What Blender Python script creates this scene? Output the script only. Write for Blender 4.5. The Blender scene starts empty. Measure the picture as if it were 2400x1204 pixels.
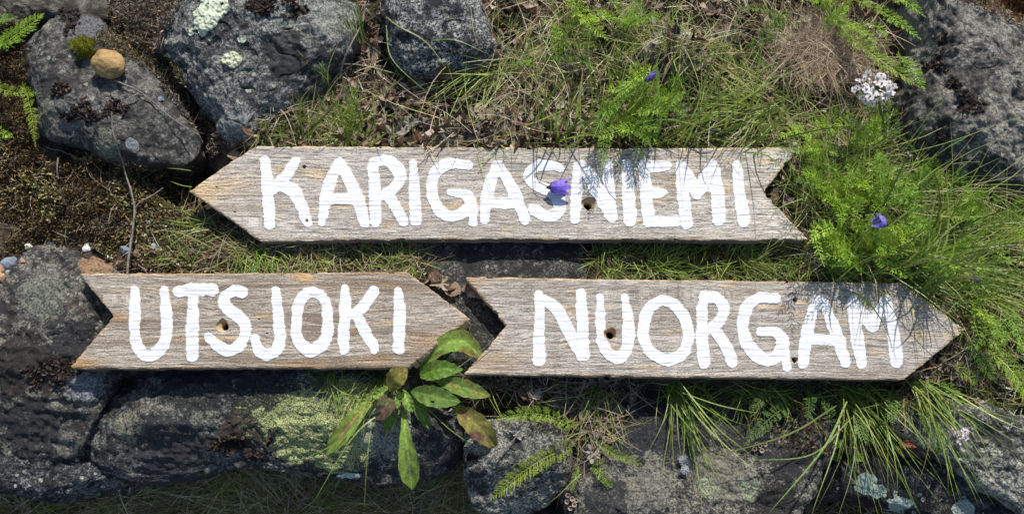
import bpy, math
import numpy as np
from mathutils import Vector
from mathutils.bvhtree import BVHTree
sc = bpy.context.scene
COL = sc.collection
rng = np.random.default_rng(11)

# ------------------------------------------------------------------ camera, sky, sun, exposure
CAM = np.array([0.0, -0.30, 1.28]); DIST = math.hypot(0.30, 1.28)
FW = np.array([0, 0.30, -1.28]) / DIST; UP = np.array([0, 1.28, 0.30]) / DIST; RT = np.array([1.0, 0, 0])
TH = 0.72 / DIST
PX = 0.0006                                   # one photo pixel in metres at the boards
cd = bpy.data.cameras.new('camera'); cam = bpy.data.objects.new('camera', cd); COL.objects.link(cam)
cam.location = CAM; cam.rotation_euler = (math.atan2(0.30, 1.28), 0, 0)
cd.sensor_width = 36; cd.lens = 18 / TH; cd.clip_start = 0.05; cd.clip_end = 100
sc.camera = cam
SUN_EL, SUN_AZ = math.radians(46), math.radians(15)    # azimuth from +Y towards +X
w = bpy.data.worlds.new('World'); sc.world = w; w.use_nodes = True
nt = w.node_tree; bg = nt.nodes['Background']
sky = nt.nodes.new('ShaderNodeTexSky'); sky.sky_type = 'NISHITA'; sky.sun_disc = False
sky.sun_elevation = SUN_EL; sky.sun_rotation = SUN_AZ
nt.links.new(sky.outputs[0], bg.inputs[0]); bg.inputs[1].default_value = 0.135
sd = bpy.data.lights.new('sun', 'SUN'); sd.energy = 4.9; sd.angle = math.radians(0.5); sd.color = (1, 0.955, 0.89)
sun = bpy.data.objects.new('sun', sd); COL.objects.link(sun); sun.location = (0.5, 2, 3)
SV = Vector((math.sin(SUN_AZ) * math.cos(SUN_EL), math.cos(SUN_AZ) * math.cos(SUN_EL), math.sin(SUN_EL)))
sun.rotation_euler = SV.to_track_quat('Z', 'Y').to_euler()
sc.view_settings.view_transform = 'Standard'; sc.view_settings.look = 'None'
sc.view_settings.exposure = 0.2; sc.view_settings.gamma = 1; sc.view_settings.use_curve_mapping = False

# ------------------------------------------------------------------ pixel <-> place
def raydir(px, py):
    px = np.asarray(px, float); py = np.asarray(py, float)
    return FW + RT * ((px - 1200) / 1200 * TH)[..., None] + UP * ((602 - py) / 1200 * TH)[..., None]
def at(px, py, z):
    d = raydir(px, py); t = (np.asarray(z, float) - CAM[2]) / d[..., 2]
    return CAM + d * t[..., None]
def to_px(P):
    q = P - CAM; dz = q @ FW
    return 1200 + (q @ RT) / dz / TH * 1200, 602 - (q @ UP) / dz / TH * 1200

# ------------------------------------------------------------------ numpy noise
def _h(ix, iy, iz, s):
    n = (ix * 374761393 + iy * 668265263 + iz * 2147483647 + s * 974634777) & 0xffffffff
    n = ((n ^ (n >> 13)) * 1274126177) & 0xffffffff
    n = ((n ^ (n >> 16)) * 2246822519) & 0xffffffff
    return ((n ^ (n >> 15)) & 0xffff) / 32767.5 - 1.0
def vnoise(P, s=0):
    P = np.asarray(P, float); i = np.floor(P).astype(np.int64); f = P - i; u = f * f * f * (f * (f * 6 - 15) + 10)
    r = 0
    for dx in (0, 1):
        wx = u[..., 0] if dx else 1 - u[..., 0]
        for dy in (0, 1):
            wy = u[..., 1] if dy else 1 - u[..., 1]
            for dz in (0, 1):
                wz = u[..., 2] if dz else 1 - u[..., 2]
                r = r + wx * wy * wz * _h(i[..., 0] + dx, i[..., 1] + dy, i[..., 2] + dz, s)
    return r
def fbm(P, oct=4, s=0, g=0.5):
    a = 1.0; r = 0; P = np.asarray(P, float)
    for k in range(oct):
        r = r + a * vnoise(P * 2 ** k + k * 17.3, s + k); a *= g
    return r
def sm(a, b, x):
    t = np.clip((x - a) / (b - a), 0, 1); return t * t * (3 - 2 * t)

# ------------------------------------------------------------------ mesh helpers
def mesh_np(name, V, Q=None, T=None, mat=None, col=None, vec=None, smooth=True, mats=None, mi=None):
    me = bpy.data.meshes.new(name)
    V = np.asarray(V, np.float32); nq = 0 if Q is None else len(Q); ntr = 0 if T is None else len(T)
    loops = []; starts = []; 
    if nq: loops.append(np.asarray(Q, np.int32).ravel()); starts.append(np.arange(nq) * 4)
    if ntr: loops.append(np.asarray(T, np.int32).ravel()); starts.append(nq * 4 + np.arange(ntr) * 3)
    L = np.concatenate(loops); S = np.concatenate(starts).astype(np.int32)
    me.vertices.add(len(V)); me.vertices.foreach_set('co', V.ravel())
    me.loops.add(len(L)); me.loops.foreach_set('vertex_index', L)
    me.polygons.add(len(S)); me.polygons.foreach_set('loop_start', S)
    me.update(calc_edges=True)
    me.polygons.foreach_set('use_smooth', np.full(len(S), smooth))
    if mats:
        for m in mats: me.materials.append(m)
        me.polygons.foreach_set('material_index', np.asarray(mi, np.int32))
    elif mat: me.materials.append(mat)
    if col is not None:
        c = np.ones((len(V), 4), np.float32); c[:, :3] = col
        a = me.color_attributes.new('Col', 'FLOAT_COLOR', 'POINT'); a.data.foreach_set('color', c.ravel())
    if vec is not None:
        a = me.attributes.new('grain', 'FLOAT_VECTOR', 'POINT'); a.data.foreach_set('vector', np.asarray(vec, np.float32).ravel())
    me.validate(); return me
def tag(o, label=None, cat=None, group=None, kind=None):
    if label: o['label'] = label
    if cat: o['category'] = cat
    if group: o['group'] = group
    if kind: o['kind'] = kind
    return o
def origin(o):
    l = Vector((0, 0, 0)); p = o
    while p is not None: l += p.location; p = p.parent
    return np.array(l)
def obj(name, V, Q=None, T=None, parent=None, loc=None, **kw):
    """one mesh object; V in world coordinates; its origin goes to the middle of its base"""
    V = np.asarray(V, float)
    if loc is None:
        loc = np.array([(V[:, 0].min() + V[:, 0].max()) / 2, (V[:, 1].min() + V[:, 1].max()) / 2, V[:, 2].min()])
    me = mesh_np(name, V - loc, Q, T, **kw)
    o = bpy.data.objects.new(name, me); COL.objects.link(o)
    if parent is not None:
        o.parent = parent; o.location = Vector(loc - origin(parent))
    else: o.location = Vector(loc)
    return o
def empty(name, P):
    o = bpy.data.objects.new(name, None); COL.objects.link(o); o.location = Vector(P); o.empty_display_size = 0.01; return o
class Geo:                                    # collects vertex / face arrays for ONE object
    def __init__(s): s.V = []; s.Q = []; s.T = []; s.C = []; s.n = 0
    def add(s, V, Q=None, T=None, C=(1, 1, 1)):
        V = np.asarray(V, float).reshape(-1, 3)
        if Q is not None and len(Q): s.Q.append(np.asarray(Q).reshape(-1, 4) + s.n)
        if T is not None and len(T): s.T.append(np.asarray(T).reshape(-1, 3) + s.n)
        s.V.append(V); s.C.append(np.broadcast_to(np.asarray(C, float).reshape(-1, 3) if np.ndim(C) > 1 else np.asarray(C, float), V.shape)); s.n += len(V)
    def build(s, name, mat, parent=None, loc=None, smooth=True):
        return obj(name, np.concatenate(s.V), np.concatenate(s.Q) if s.Q else None, np.concatenate(s.T) if s.T else None,
                   parent=parent, loc=loc, mat=mat, col=np.concatenate(s.C), smooth=smooth)
def ribbons(G, P, W, side, C, cup=0.0):
    """P (n,k,3) centre lines, W (n,k) half widths, side (n,3) or (n,k,3)"""
    n, k = W.shape
    if side.ndim == 2: side = np.repeat(side[:, None], k, 1)
    A = P - side * W[..., None]; B = P + side * W[..., None]
    V = np.stack([A, B], 2).reshape(-1, 3)
    i = np.arange(n)[:, None] * (2 * k) + np.arange(k - 1)[None] * 2
    Q = np.stack([i, i + 1, i + 3, i + 2], -1).reshape(-1, 4)
    C = np.asarray(C, float)
    if C.ndim == 2: C = np.repeat(C[:, None], k, 1)
    G.add(V, Q, None, np.repeat(C.reshape(n, k, 1, 3), 2, 2).reshape(-1, 3))
def tube(G, P, R, C, seg=7):
    P = np.asarray(P, float); k = len(P); R = np.broadcast_to(np.asarray(R, float), (k,))
    t = np.gradient(P, axis=0); t /= np.linalg.norm(t, axis=1)[:, None] + 1e-9
    ref = np.array([0.1, 0.2, 1.0]); a = np.cross(t, ref); a /= np.linalg.norm(a, axis=1)[:, None] + 1e-9; b = np.cross(t, a)
    th = np.linspace(0, 2 * np.pi, seg, endpoint=False)
    V = P[:, None] + R[:, None, None] * (a[:, None] * np.cos(th)[None, :, None] + b[:, None] * np.sin(th)[None, :, None])
    i = (np.arange(k - 1)[:, None] * seg + np.arange(seg)[None]); j = (np.arange(k - 1)[:, None] * seg + (np.arange(seg)[None] + 1) % seg)
    Q = np.stack([i, j, j + seg, i + seg], -1).reshape(-1, 4)
    V = V.reshape(-1, 3); V = np.concatenate([V, P[:1], P[-1:]]); n0 = k * seg
    T = [(n0, (q + 1) % seg, q) for q in range(seg)] + [(n0 + 1, (k - 1) * seg + q, (k - 1) * seg + (q + 1) % seg) for q in range(seg)]
    G.add(V, Q, T, C)
def smooth_path(pts, n=24):
    pts = np.asarray(pts, float); k = len(pts)
    if k == 2: return pts[0] + (pts[1] - pts[0]) * np.linspace(0, 1, n)[:, None]
    P = np.vstack([2 * pts[0] - pts[1], pts, 2 * pts[-1] - pts[-2]]); out = []
    for t in np.linspace(0, k - 1 - 1e-6, n):
        i = int(t); f = t - i; a, b, c, d = P[i], P[i + 1], P[i + 2], P[i + 3]
        out.append(0.5 * (2 * b + (c - a) * f + (2 * a - 5 * b + 4 * c - d) * f * f + (3 * b - a - 3 * c + d) * f ** 3))
    return np.array(out)

# ------------------------------------------------------------------ materials
def nmat(name):
    m = bpy.data.materials.new(name); m.use_nodes = True; t = m.node_tree; return m, t, t.nodes['Principled BSDF']
def N(t, kind, **kw):
    n = t.nodes.new(kind)
    for k, v in kw.items():
        if k.startswith('i_'): n.inputs[k[2:].replace('_', ' ')].default_value = v
        else: setattr(n, k, v)
    return n
def mixc(t, fac, a, b, mode='MIX'):
    n = t.nodes.new('ShaderNodeMix'); n.data_type = 'RGBA'; n.blend_type = mode
    for s, v in ((n.inputs[0], fac), (n.inputs[6], a), (n.inputs[7], b)):
        if hasattr(v, 'links'): t.links.new(v, s)
        else: s.default_value = v if not isinstance(v, tuple) else (*v, 1)
    return n.outputs[2]
def ramp(t, src, a, b, lo=0.0, hi=1.0):
    n = N(t, 'ShaderNodeMapRange'); n.interpolation_type = 'SMOOTHSTEP'
    t.links.new(src, n.inputs[0]); n.inputs[1].default_value = a; n.inputs[2].default_value = b
    n.inputs[3].default_value = lo; n.inputs[4].default_value = hi; return n.outputs[0]
def mth(t, op, a, b=None):
    n = N(t, 'ShaderNodeMath', operation=op)
    for s, v in ((0, a), (1, b)):
        if v is None: continue
        if hasattr(v, 'links'): t.links.new(v, n.inputs[s])
        else: n.inputs[s].default_value = v
    return n.outputs[0]
def noise(t, vec, scale, detail=4, rough=0.55, dist=0.0):
    n = N(t, 'ShaderNodeTexNoise'); n.inputs['Scale'].default_value = scale; n.inputs['Detail'].default_value = detail
    n.inputs['Roughness'].default_value = rough; n.inputs['Distortion'].default_value = dist
    t.links.new(vec, n.inputs['Vector']); return n.outputs[0]
def plant_mat(name, trans=0.35, rough=0.45, spec=0.3):
    m, t, p = nmat(name)
    at_ = N(t, 'ShaderNodeAttribute', attribute_name='Col'); g = N(t, 'ShaderNodeNewGeometry')
    nz = noise(t, g.outputs['Position'], 260, 2)
    c = mixc(t, 1.0, at_.outputs['Color'], ramp_rgb(t, nz, 0.72, 1.25), 'MULTIPLY')
    t.links.new(c, p.inputs['Base Color']); p.inputs['Roughness'].default_value = rough; p.inputs['Specular IOR Level'].default_value = spec
    if trans > 0:
        tr = N(t, 'ShaderNodeBsdfTranslucent'); t.links.new(c, tr.inputs[0])
        mx = N(t, 'ShaderNodeMixShader'); mx.inputs[0].default_value = trans
        t.links.new(p.outputs[0], mx.inputs[1]); t.links.new(tr.outputs[0], mx.inputs[2])
        t.links.new(mx.outputs[0], t.nodes['Material Output'].inputs[0])
    return m
def ramp_rgb(t, src, lo, hi):
    v = ramp(t, src, 0.3, 0.7, lo, hi); c = N(t, 'ShaderNodeCombineColor')
    for k in range(3): t.links.new(v, c.inputs[k])
    return c.outputs[0]
M_grass = plant_mat('grass blade', 0.38, 0.4, 0.35)
M_dry = plant_mat('dry plant matter', 0.12, 0.75, 0.15)
M_leaf = plant_mat('broad leaf', 0.4, 0.75, 0.1)
M_petal = plant_mat('petal', 0.4, 0.6, 0.2)
M_solid = plant_mat('matt solid', 0.0, 0.85, 0.15)

def rock_mat(name, dark=(0.022, 0.024, 0.027), mid=(0.085, 0.088, 0.09), light=(0.30, 0.31, 0.28), amount=0.5, warm=0.2, patches=(), seed=0.0, pale=(0.42, 0.45, 0.36), midlev=0.5, fleck=0.5):
    m, t, p = nmat(name); dark, mid, light = [(c_[0] * k_ * 1.06, c_[1] * k_, c_[2] * k_ * 0.92) for c_, k_ in ((dark, 0.75), (mid, 0.85), (light, 1.2))]
    g = N(t, 'ShaderNodeNewGeometry'); off = N(t, 'ShaderNodeVectorMath', operation='ADD'); t.links.new(g.outputs['Position'], off.inputs[0])
    off.inputs[1].default_value = (seed, seed * 1.7, seed * 0.6); v = off.outputs[0]
    big = noise(t, v, 14, 6, 0.62, 0.4); med = noise(t, v, 60, 6, 0.65, 0.5); fine = noise(t, v, 330, 5, 0.7); gr = noise(t, v, 900, 2, 0.6)
    s = mth(t, 'ADD', mth(t, 'MULTIPLY', big, 0.55), mth(t, 'MULTIPLY', med, 0.45))
    c = mixc(t, ramp(t, s, 0.62 - 0.24 * midlev, 0.74 - 0.24 * midlev), dark, mid)
    c = mixc(t, ramp(t, noise(t, v, 22, 4), 0.5, 0.75, 0, warm), c, (0.085, 0.058, 0.036))
    # crustose lichen: fine pale speckle gathered in cloudy areas
    cl = ramp(t, mth(t, 'ADD', mth(t, 'MULTIPLY', med, 0.6), mth(t, 'MULTIPLY', big, 0.4)), 0.50 - 0.12 * amount, 0.60 - 0.04 * amount)
    sp = ramp(t, mth(t, 'ADD', mth(t, 'MULTIPLY', fine, 0.7), mth(t, 'MULTIPLY', gr, 0.3)), 0.475, 0.555)
    c = mixc(t, mth(t, 'MULTIPLY', mth(t, 'MULTIPLY', cl, sp), min(1, amount)), c, light)
    # hard edged flecks
    vo = N(t, 'ShaderNodeTexVoronoi'); vo.inputs['Scale'].default_value = 75; t.links.new(v, vo.inputs['Vector'])
    wob = mth(t, 'ADD', vo.outputs['Distance'], mth(t, 'MULTIPLY', med, 0.9))
    fl = mth(t, 'MULTIPLY', ramp(t, wob, 0.66, 0.60), ramp(t, big, 0.44, 0.54))
    c = mixc(t, mth(t, 'MULTIPLY', mth(t, 'MULTIPLY', fl, ramp(t, fine, 0.35, 0.5)), fleck), c, pale)
    for (px, py, r, colr, z, cr) in patches:      # lichen, stain and dark patches with their own outline, some painting in shade
        P = at(px, py, z)
        d = N(t, 'ShaderNodeVectorMath', operation='DISTANCE'); fl_ = N(t, 'ShaderNodeVectorMath', operation='MULTIPLY'); t.links.new(g.outputs['Position'], fl_.inputs[0]); fl_.inputs[1].default_value = (1, 1, 0.15); t.links.new(fl_.outputs[0], d.inputs[0]); d.inputs[1].default_value = (P[0], P[1], P[2] * 0.15)
        dd = mth(t, 'ADD', d.outputs['Value'], mth(t, 'MULTIPLY', mth(t, 'SUBTRACT', mth(t, 'ADD', mth(t, 'MULTIPLY', big, 0.5), mth(t, 'MULTIPLY', med, 0.5)), 0.5), r * PX * 3.2))
        mask = ramp(t, dd, r * PX * 1.0, r * PX * 0.9)
        if cr == 'areolate':                    # map lichen: cells split by a black net
            ve = N(t, 'ShaderNodeTexVoronoi', feature='DISTANCE_TO_EDGE'); ve.inputs['Scale'].default_value = 330; t.links.new(v, ve.inputs['Vector'])
            cell = ramp(t, mth(t, 'ADD', ve.outputs['Distance'], mth(t, 'MULTIPLY', mth(t, 'SUBTRACT', fine, 0.5), 0.5)), 0.02, 0.12)
            pc = mixc(t, cell, (0.02, 0.022, 0.018), mixc(t, ramp(t, med, 0.35, 0.65), colr, tuple(k * 0.65 for k in colr)))
            c = mixc(t, mask, c, pc)
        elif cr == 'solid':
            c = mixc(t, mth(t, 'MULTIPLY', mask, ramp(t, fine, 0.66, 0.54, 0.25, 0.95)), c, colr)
        elif cr == 'plain':
            c = mixc(t, mth(t, 'MULTIPLY', mask, ramp(t, fine, 0.3, 0.55)), c, colr)
        else:
            c = mixc(t, mth(t, 'MULTIPLY', mask, ramp(t, fine, 0.42, 0.56, 0.1, 0.9)), c, colr)
    t.links.new(c, p.inputs['Base Color'])
    p.inputs['Roughness'].default_value = 0.75; p.inputs['Specular IOR Level'].default_value = 0.28
    h = mth(t, 'ADD', mth(t, 'ADD', mth(t, 'MULTIPLY', fine, 0.55), mth(t, 'MULTIPLY', med, 0.7)), mth(t, 'MULTIPLY', gr, 0.2))
    b = N(t, 'ShaderNodeBump'); b.inputs['Strength'].default_value = 1.0; b.inputs['Distance'].default_value = 0.0046
    t.links.new(h, b.inputs['Height']); t.links.new(b.outputs[0], p.inputs['Normal'])
    return m

def wood_nodes(t, fac_brown, seed):
    a = N(t, 'ShaderNodeAttribute', attribute_name='grain')
    def mp(su, sv, o):
        m_ = N(t, 'ShaderNodeMapping'); m_.inputs['Scale'].default_value = (su, sv, 1); m_.inputs['Location'].default_value = (seed + o, seed * 0.7 + o, 0)
        t.links.new(a.outputs['Vector'], m_.inputs[0]); return m_.outputs[0]
    fibre = noise(t, mp(48, 560, 0), 1, 4, 0.65, 0.3); fib2 = noise(t, mp(110, 1400, 3), 1, 2, 0.6)
    ring = noise(t, mp(9, 230, 7), 1, 3, 0.6, 0.5); broad = noise(t, mp(5, 45, 11), 1, 4, 0.6); cloud = noise(t, mp(9, 22, 15), 1, 4, 0.6)
    crack = noise(t, mp(22, 360, 21), 1, 2, 0.5, 0.4)
    cross = noise(t, mp(330, 500, 31), 1, 3, 0.6)
    return fibre, fib2, ring, broad, cloud, crack, cross
def wood_mat(name, seed, brown):
    m, t, p = nmat(name); fibre, fib2, ring, broad, cloud, crack, cross = wood_nodes(t, brown, seed)
    c = mixc(t, ramp(t, fibre, 0.34, 0.62), (0.165, 0.147, 0.128), (0.55, 0.51, 0.45))
    c = mixc(t, ramp(t, broad, 0.42, 0.62, 0, brown), c, (0.19, 0.145, 0.105))
    c = mixc(t, ramp(t, cloud, 0.56, 0.74, 0, 0.35), c, (0.42, 0.32, 0.21))
    c = mixc(t, ramp(t, ring, 0.52, 0.66, 0, 0.5), c, (0.60, 0.56, 0.49))
    c = mixc(t, ramp(t, fib2, 0.55, 0.72, 0, 0.35), c, (0.09, 0.075, 0.065))
    c = mixc(t, ramp(t, cross, 0.52, 0.66, 0, 0.65), c, (0.13, 0.11, 0.09))
    c = mixc(t, ramp(t, cross, 0.45, 0.34, 0, 0.5), c, (0.62, 0.57, 0.49))
    c = mixc(t, ramp(t, crack, 0.30, 0.22, 0, 0.85), c, (0.04, 0.032, 0.026))
    ed = N(t, 'ShaderNodeAttribute', attribute_name='Col')
    c = mixc(t, 1.0, c, ed.outputs['Color'], 'MULTIPLY')
    t.links.new(c, p.inputs['Base Color']); p.inputs['Roughness'].default_value = 0.78; p.inputs['Specular IOR Level'].default_value = 0.25
    h = mth(t, 'ADD', mth(t, 'ADD', mth(t, 'MULTIPLY', ring, 1.1), mth(t, 'MULTIPLY', fibre, 0.8)), mth(t, 'MULTIPLY', cross, 0.7))
    h = mth(t, 'SUBTRACT', h, ramp(t, crack, 0.32, 0.22, 0, 0.6))
    b = N(t, 'ShaderNodeBump'); b.inputs['Strength'].default_value = 0.8; b.inputs['Distance'].default_value = 0.0022
    t.links.new(h, b.inputs['Height']); t.links.new(b.outputs[0], p.inputs['Normal'])
    return m
def paint_mat(name, seed, brown):
    m, t, p = nmat(name); fibre, fib2, ring, broad, cloud, crack, cross = wood_nodes(t, brown, seed)
    gap = mth(t, 'MULTIPLY', ramp(t, crack, 0.37, 0.30), ramp(t, fib2, 0.35, 0.5))
    gap2 = mth(t, 'MULTIPLY', ramp(t, fibre, 0.34, 0.28), ramp(t, broad, 0.42, 0.56))
    c = mixc(t, ramp(t, fibre, 0.3, 0.5), (0.47, 0.475, 0.48), (0.63, 0.632, 0.635))
    gap3 = mth(t, 'MULTIPLY', ramp(t, cross, 0.42, 0.34), ramp(t, cloud, 0.50, 0.60, 0, 0.8))
    c = mixc(t, mth(t, 'MINIMUM', mth(t, 'ADD', mth(t, 'ADD', gap, gap2), gap3), 0.85), c, (0.33, 0.30, 0.27))
    t.links.new(c, p.inputs['Base Color']); p.inputs['Roughness'].default_value = 0.5; p.inputs['Specular IOR Level'].default_value = 0.35
    h = mth(t, 'ADD', mth(t, 'ADD', mth(t, 'MULTIPLY', ring, 0.7), mth(t, 'MULTIPLY', fibre, 0.5)), mth(t, 'MULTIPLY', cross, 0.7))
    b = N(t, 'ShaderNodeBump'); b.inputs['Strength'].default_value = 0.55; b.inputs['Distance'].default_value = 0.0016
    t.links.new(h, b.inputs['Height']); t.links.new(b.outputs[0], p.inputs['Normal'])
    return m
def simple_mat(name, a, b_, scale=60, rough=0.8, bump=0.002, stretch=(1, 1, 1)):
    m, t, p = nmat(name); g = N(t, 'ShaderNodeNewGeometry')
    mp = N(t, 'ShaderNodeMapping'); mp.inputs['Scale'].default_value = stretch; t.links.new(g.outputs['Position'], mp.inputs[0])
    n1 = noise(t, mp.outputs[0], scale, 5, 0.65); n2 = noise(t, mp.outputs[0], scale * 6, 3, 0.6)
    c = mixc(t, ramp(t, n1, 0.38, 0.62), a, b_); c = mixc(t, ramp(t, n2, 0.55, 0.75, 0, 0.5), c, tuple(k * 0.4 for k in a))
    t.links.new(c, p.inputs['Base Color']); p.inputs['Roughness'].default_value = rough; p.inputs['Specular IOR Level'].default_value = 0.25
    h = mth(t, 'ADD', n1, mth(t, 'MULTIPLY', n2, 0.4)); b = N(t, 'ShaderNodeBump'); b.inputs['Strength'].default_value = 0.8; b.inputs['Distance'].default_value = bump
    t.links.new(h, b.inputs['Height']); t.links.new(b.outputs[0], p.inputs['Normal']); return m
M_cut = simple_mat('fresh sawn wood', (0.36, 0.24, 0.125), (0.50, 0.37, 0.22), 60, 0.8, 0.001)
M_side = simple_mat('weathered board side', (0.13, 0.10, 0.078), (0.24, 0.18, 0.13), 40, 0.85, 0.001, (0.15, 1, 1))
M_soil = simple_mat('peaty soil', (0.022, 0.016, 0.011), (0.075, 0.055, 0.038), 70, 0.95, 0.006)
M_cobble = simple_mat('ochre pebble', (0.22, 0.14, 0.06), (0.38, 0.25, 0.10), 90, 0.7, 0.0025)
M_bark = simple_mat('grey twig bark', (0.12, 0.10, 0.088), (0.23, 0.195, 0.17), 120, 0.85, 0.0008)

# ------------------------------------------------------------------ ground
def smooth_poly_mask(px, py, cx, cy, rx, ry): return np.exp(-(((px - cx) / rx) ** 2 + ((py - cy) / ry) ** 2))
def ground_z(P):
    """P (...,2) world xy"""
    P3 = np.concatenate([P, np.zeros(P.shape[:-1] + (1,))], -1); px, py = to_px(P3)
    z = 0.011 * fbm(P3 * 9, 3, 5) + 0.006 * fbm(P3 * 45, 3, 9) - 0.003
    z = z - 0.10 * smooth_poly_mask(px, py, 425, 425, 60, 40) - 0.05 * smooth_poly_mask(px, py, 440, 330, 40, 90)
    z = z - 0.05 * smooth_poly_mask(px, py, 230, 1000, 120, 120)
    z = z + 0.018 * smooth_poly_mask(px, py, 1560, 240, 220, 120) + 0.018 * smooth_poly_mask(px, py, 340, 90, 60, 110) * 2
    z = z + 0.03 * smooth_poly_mask(px, py, 2100, 560, 200, 100)
    z = z - 0.20 * sm(1055, 1120, py) - 0.045 * sm(860, 930, py) * (1 - 0.75 * sm(2080, 2180, px)) - 0.02 * sm(560,600,py) * sm(900,1000,px) * sm(1400,1300,px)
    far = np.maximum(np.abs(P[..., 0]) - 1.0, 0) + np.maximum(np.abs(P[..., 1]) - 0.7, 0)
    return z + 0.06 * fbm(P3 * 1.2, 3, 21) * np.minimum(far, 1)
def axis(lo, hi, step, far):
    a = np.arange(lo, hi + step, step); o = []; s = step; x = hi + step
    while x < far: s *= 1.25; x += s; o.append(x)
    o2 = []; s = step; x = lo
    while x > -far: s *= 1.25; x -= s; o2.append(x)
    return np.concatenate([o2[::-1], a, o])
gx = axis(-0.85, 0.85, 0.0058, 9); gy = axis(-0.62, 0.50, 0.0058, 9)
X, Y = np.meshgrid(gx, gy); XY = np.stack([X, Y], -1); Z = ground_z(XY)
GV = np.concatenate([XY, Z[..., None]], -1).reshape(-1, 3)
ny, nx = X.shape; ii = (np.arange(ny - 1)[:, None] * nx + np.arange(nx - 1)[None]); GQ = np.stack([ii, ii + 1, ii + nx + 1, ii + nx], -1).reshape(-1, 4)
g_ = obj('ground', GV, GQ, mat=M_soil, loc=np.zeros(3)); g_['kind'] = 'structure'
BV = [GV]; BF = [GQ]; bn = len(GV)

# ------------------------------------------------------------------ rocks
def rock(label, out, ztop, zrim, mat, depth=0.10, p=3.6, e=0.55, tilt=(0, 0), A=(0.010, 0.004, 0.0014), planes=(), seed=0, nth=250, nr=95, centre=None, cat='rock', name='rock', group=None, strata=0.0):
    out = np.array(out, float); W = at(out[:, 0], out[:, 1], zrim)[:, :2]
    if centre is None:
        x, y = W[:, 0], W[:, 1]; x2, y2 = np.roll(x, -1), np.roll(y, -1); cr = x * y2 - x2 * y; a = cr.sum() / 2
        c = np.array([((x + x2) * cr).sum(), ((y + y2) * cr).sum()]) / (6 * a)
    else: c = at(np.array(centre[0]), np.array(centre[1]), zrim)[:2]
    th = np.linspace(0, 2 * np.pi, nth, endpoint=False); R = np.zeros(nth)
    D = np.stack([np.cos(th), np.sin(th)], -1)
    for k in range(len(W)):
        a = W[k] - c; b = W[(k + 1) % len(W)] - c; ed = b - a
        den = D[:, 0] * ed[1] - D[:, 1] * ed[0]; den = np.where(np.abs(den) < 1e-12, 1e-12, den)
        t = (a[0] * ed[1] - a[1] * ed[0]) / den; u = (a[0] * D[:, 1] - a[1] * D[:, 0]) / den
        ok = (t > 0) & (u >= -1e-6) & (u <= 1 + 1e-6); R = np.where(ok, np.maximum(R, t), R)
    ker = np.array([1, 2, 3, 2, 1.]) / 9; Rp = np.concatenate([R[-2:], R, R[:2]]); R = np.convolve(Rp, ker, 'valid')
    r1 = np.linspace(0, 1, int(nr * 0.8)) ** 0.8; nsk = nr - len(r1); s = np.linspace(0, 1, nsk + 1)[1:]
    rr = np.concatenate([r1, 1 - 0.14 * s ** 1.3]); H = ztop - zrim
    zz = np.concatenate([H * np.clip(1 - r1 ** p, 0, 1) ** e, -depth * s])
    XYr = c + D[None] * (rr[:, None] * R[None])[..., None]
    Zr = zrim + zz[:, None] + 0 * R[None] + (XYr - c) @ np.array(tilt)
    for (pa, pb, pc, sx, sy) in planes:        # flat fracture faces: z <= pc + slope
        q = at(np.array(pa), np.array(pb), zrim)[:2]; zp = pc + (XYr[..., 0] - q[0]) * sx + (XYr[..., 1] - q[1]) * sy
        dlt = Zr - zp; Zr = np.where(dlt > 0, zp + dlt * 0.06, Zr)
    V = np.concatenate([XYr, Zr[..., None]], -1)
    du = np.roll(V, -1, 1) - np.roll(V, 1, 1); dv = np.gradient(V, axis=0); n = np.cross(dv, du); n /= np.linalg.norm(n, axis=-1)[..., None] + 1e-12
    n = np.where((n[..., 2:3] < 0) & (np.arange(nr)[:, None, None] < len(r1)), -n, n); n[0] = (0, 0, 1)
    S = V + seed * 3.1
    f = fbm(S * 14, 3, seed); rid = 1 - np.abs(fbm(S * np.array([26, 26, 26]), 3, seed + 40)) * 1.6
    disp = 0.6 * A[0] * f + 0.36 * A[1] * np.minimum(rid, 0.9) + 1.2 * A[2] * fbm(S * 130, 3, seed + 7)
    cr_ = np.abs(fbm(S * 9 + 4, 3, seed + 70)); disp -= 0.0035 * sm(0.03, 0.0, cr_) * sm(0.1, 0.6, fbm(S * 5, 2, seed + 3))
    if strata: disp += strata * fbm(S * np.array([14, 60, 120]), 2, seed + 9)
    V = V + n * disp[..., None]; V[0] = V[0].mean(0)
    i = np.arange(nr - 1)[:, None] * nth + np.arange(nth)[None]; j = np.arange(nr - 1)[:, None] * nth + (np.arange(nth)[None] + 1) % nth
    Q = np.stack([i, i + nth, j + nth, j], -1).reshape(-1, 4)
    V = V.reshape(-1, 3); V = np.vstack([V, V[-nth:].mean(0)]); k = (nr - 1) * nth
    T = np.stack([k + np.arange(nth), np.full(nth, len(V) - 1), k + (np.arange(nth) + 1) % nth], -1)
    global bn
    BV.append(V); BF.append(Q + bn); bn += len(V)
    o = obj(name, V, Q, T, mat=mat); return tag(o, label, cat, group)

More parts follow.
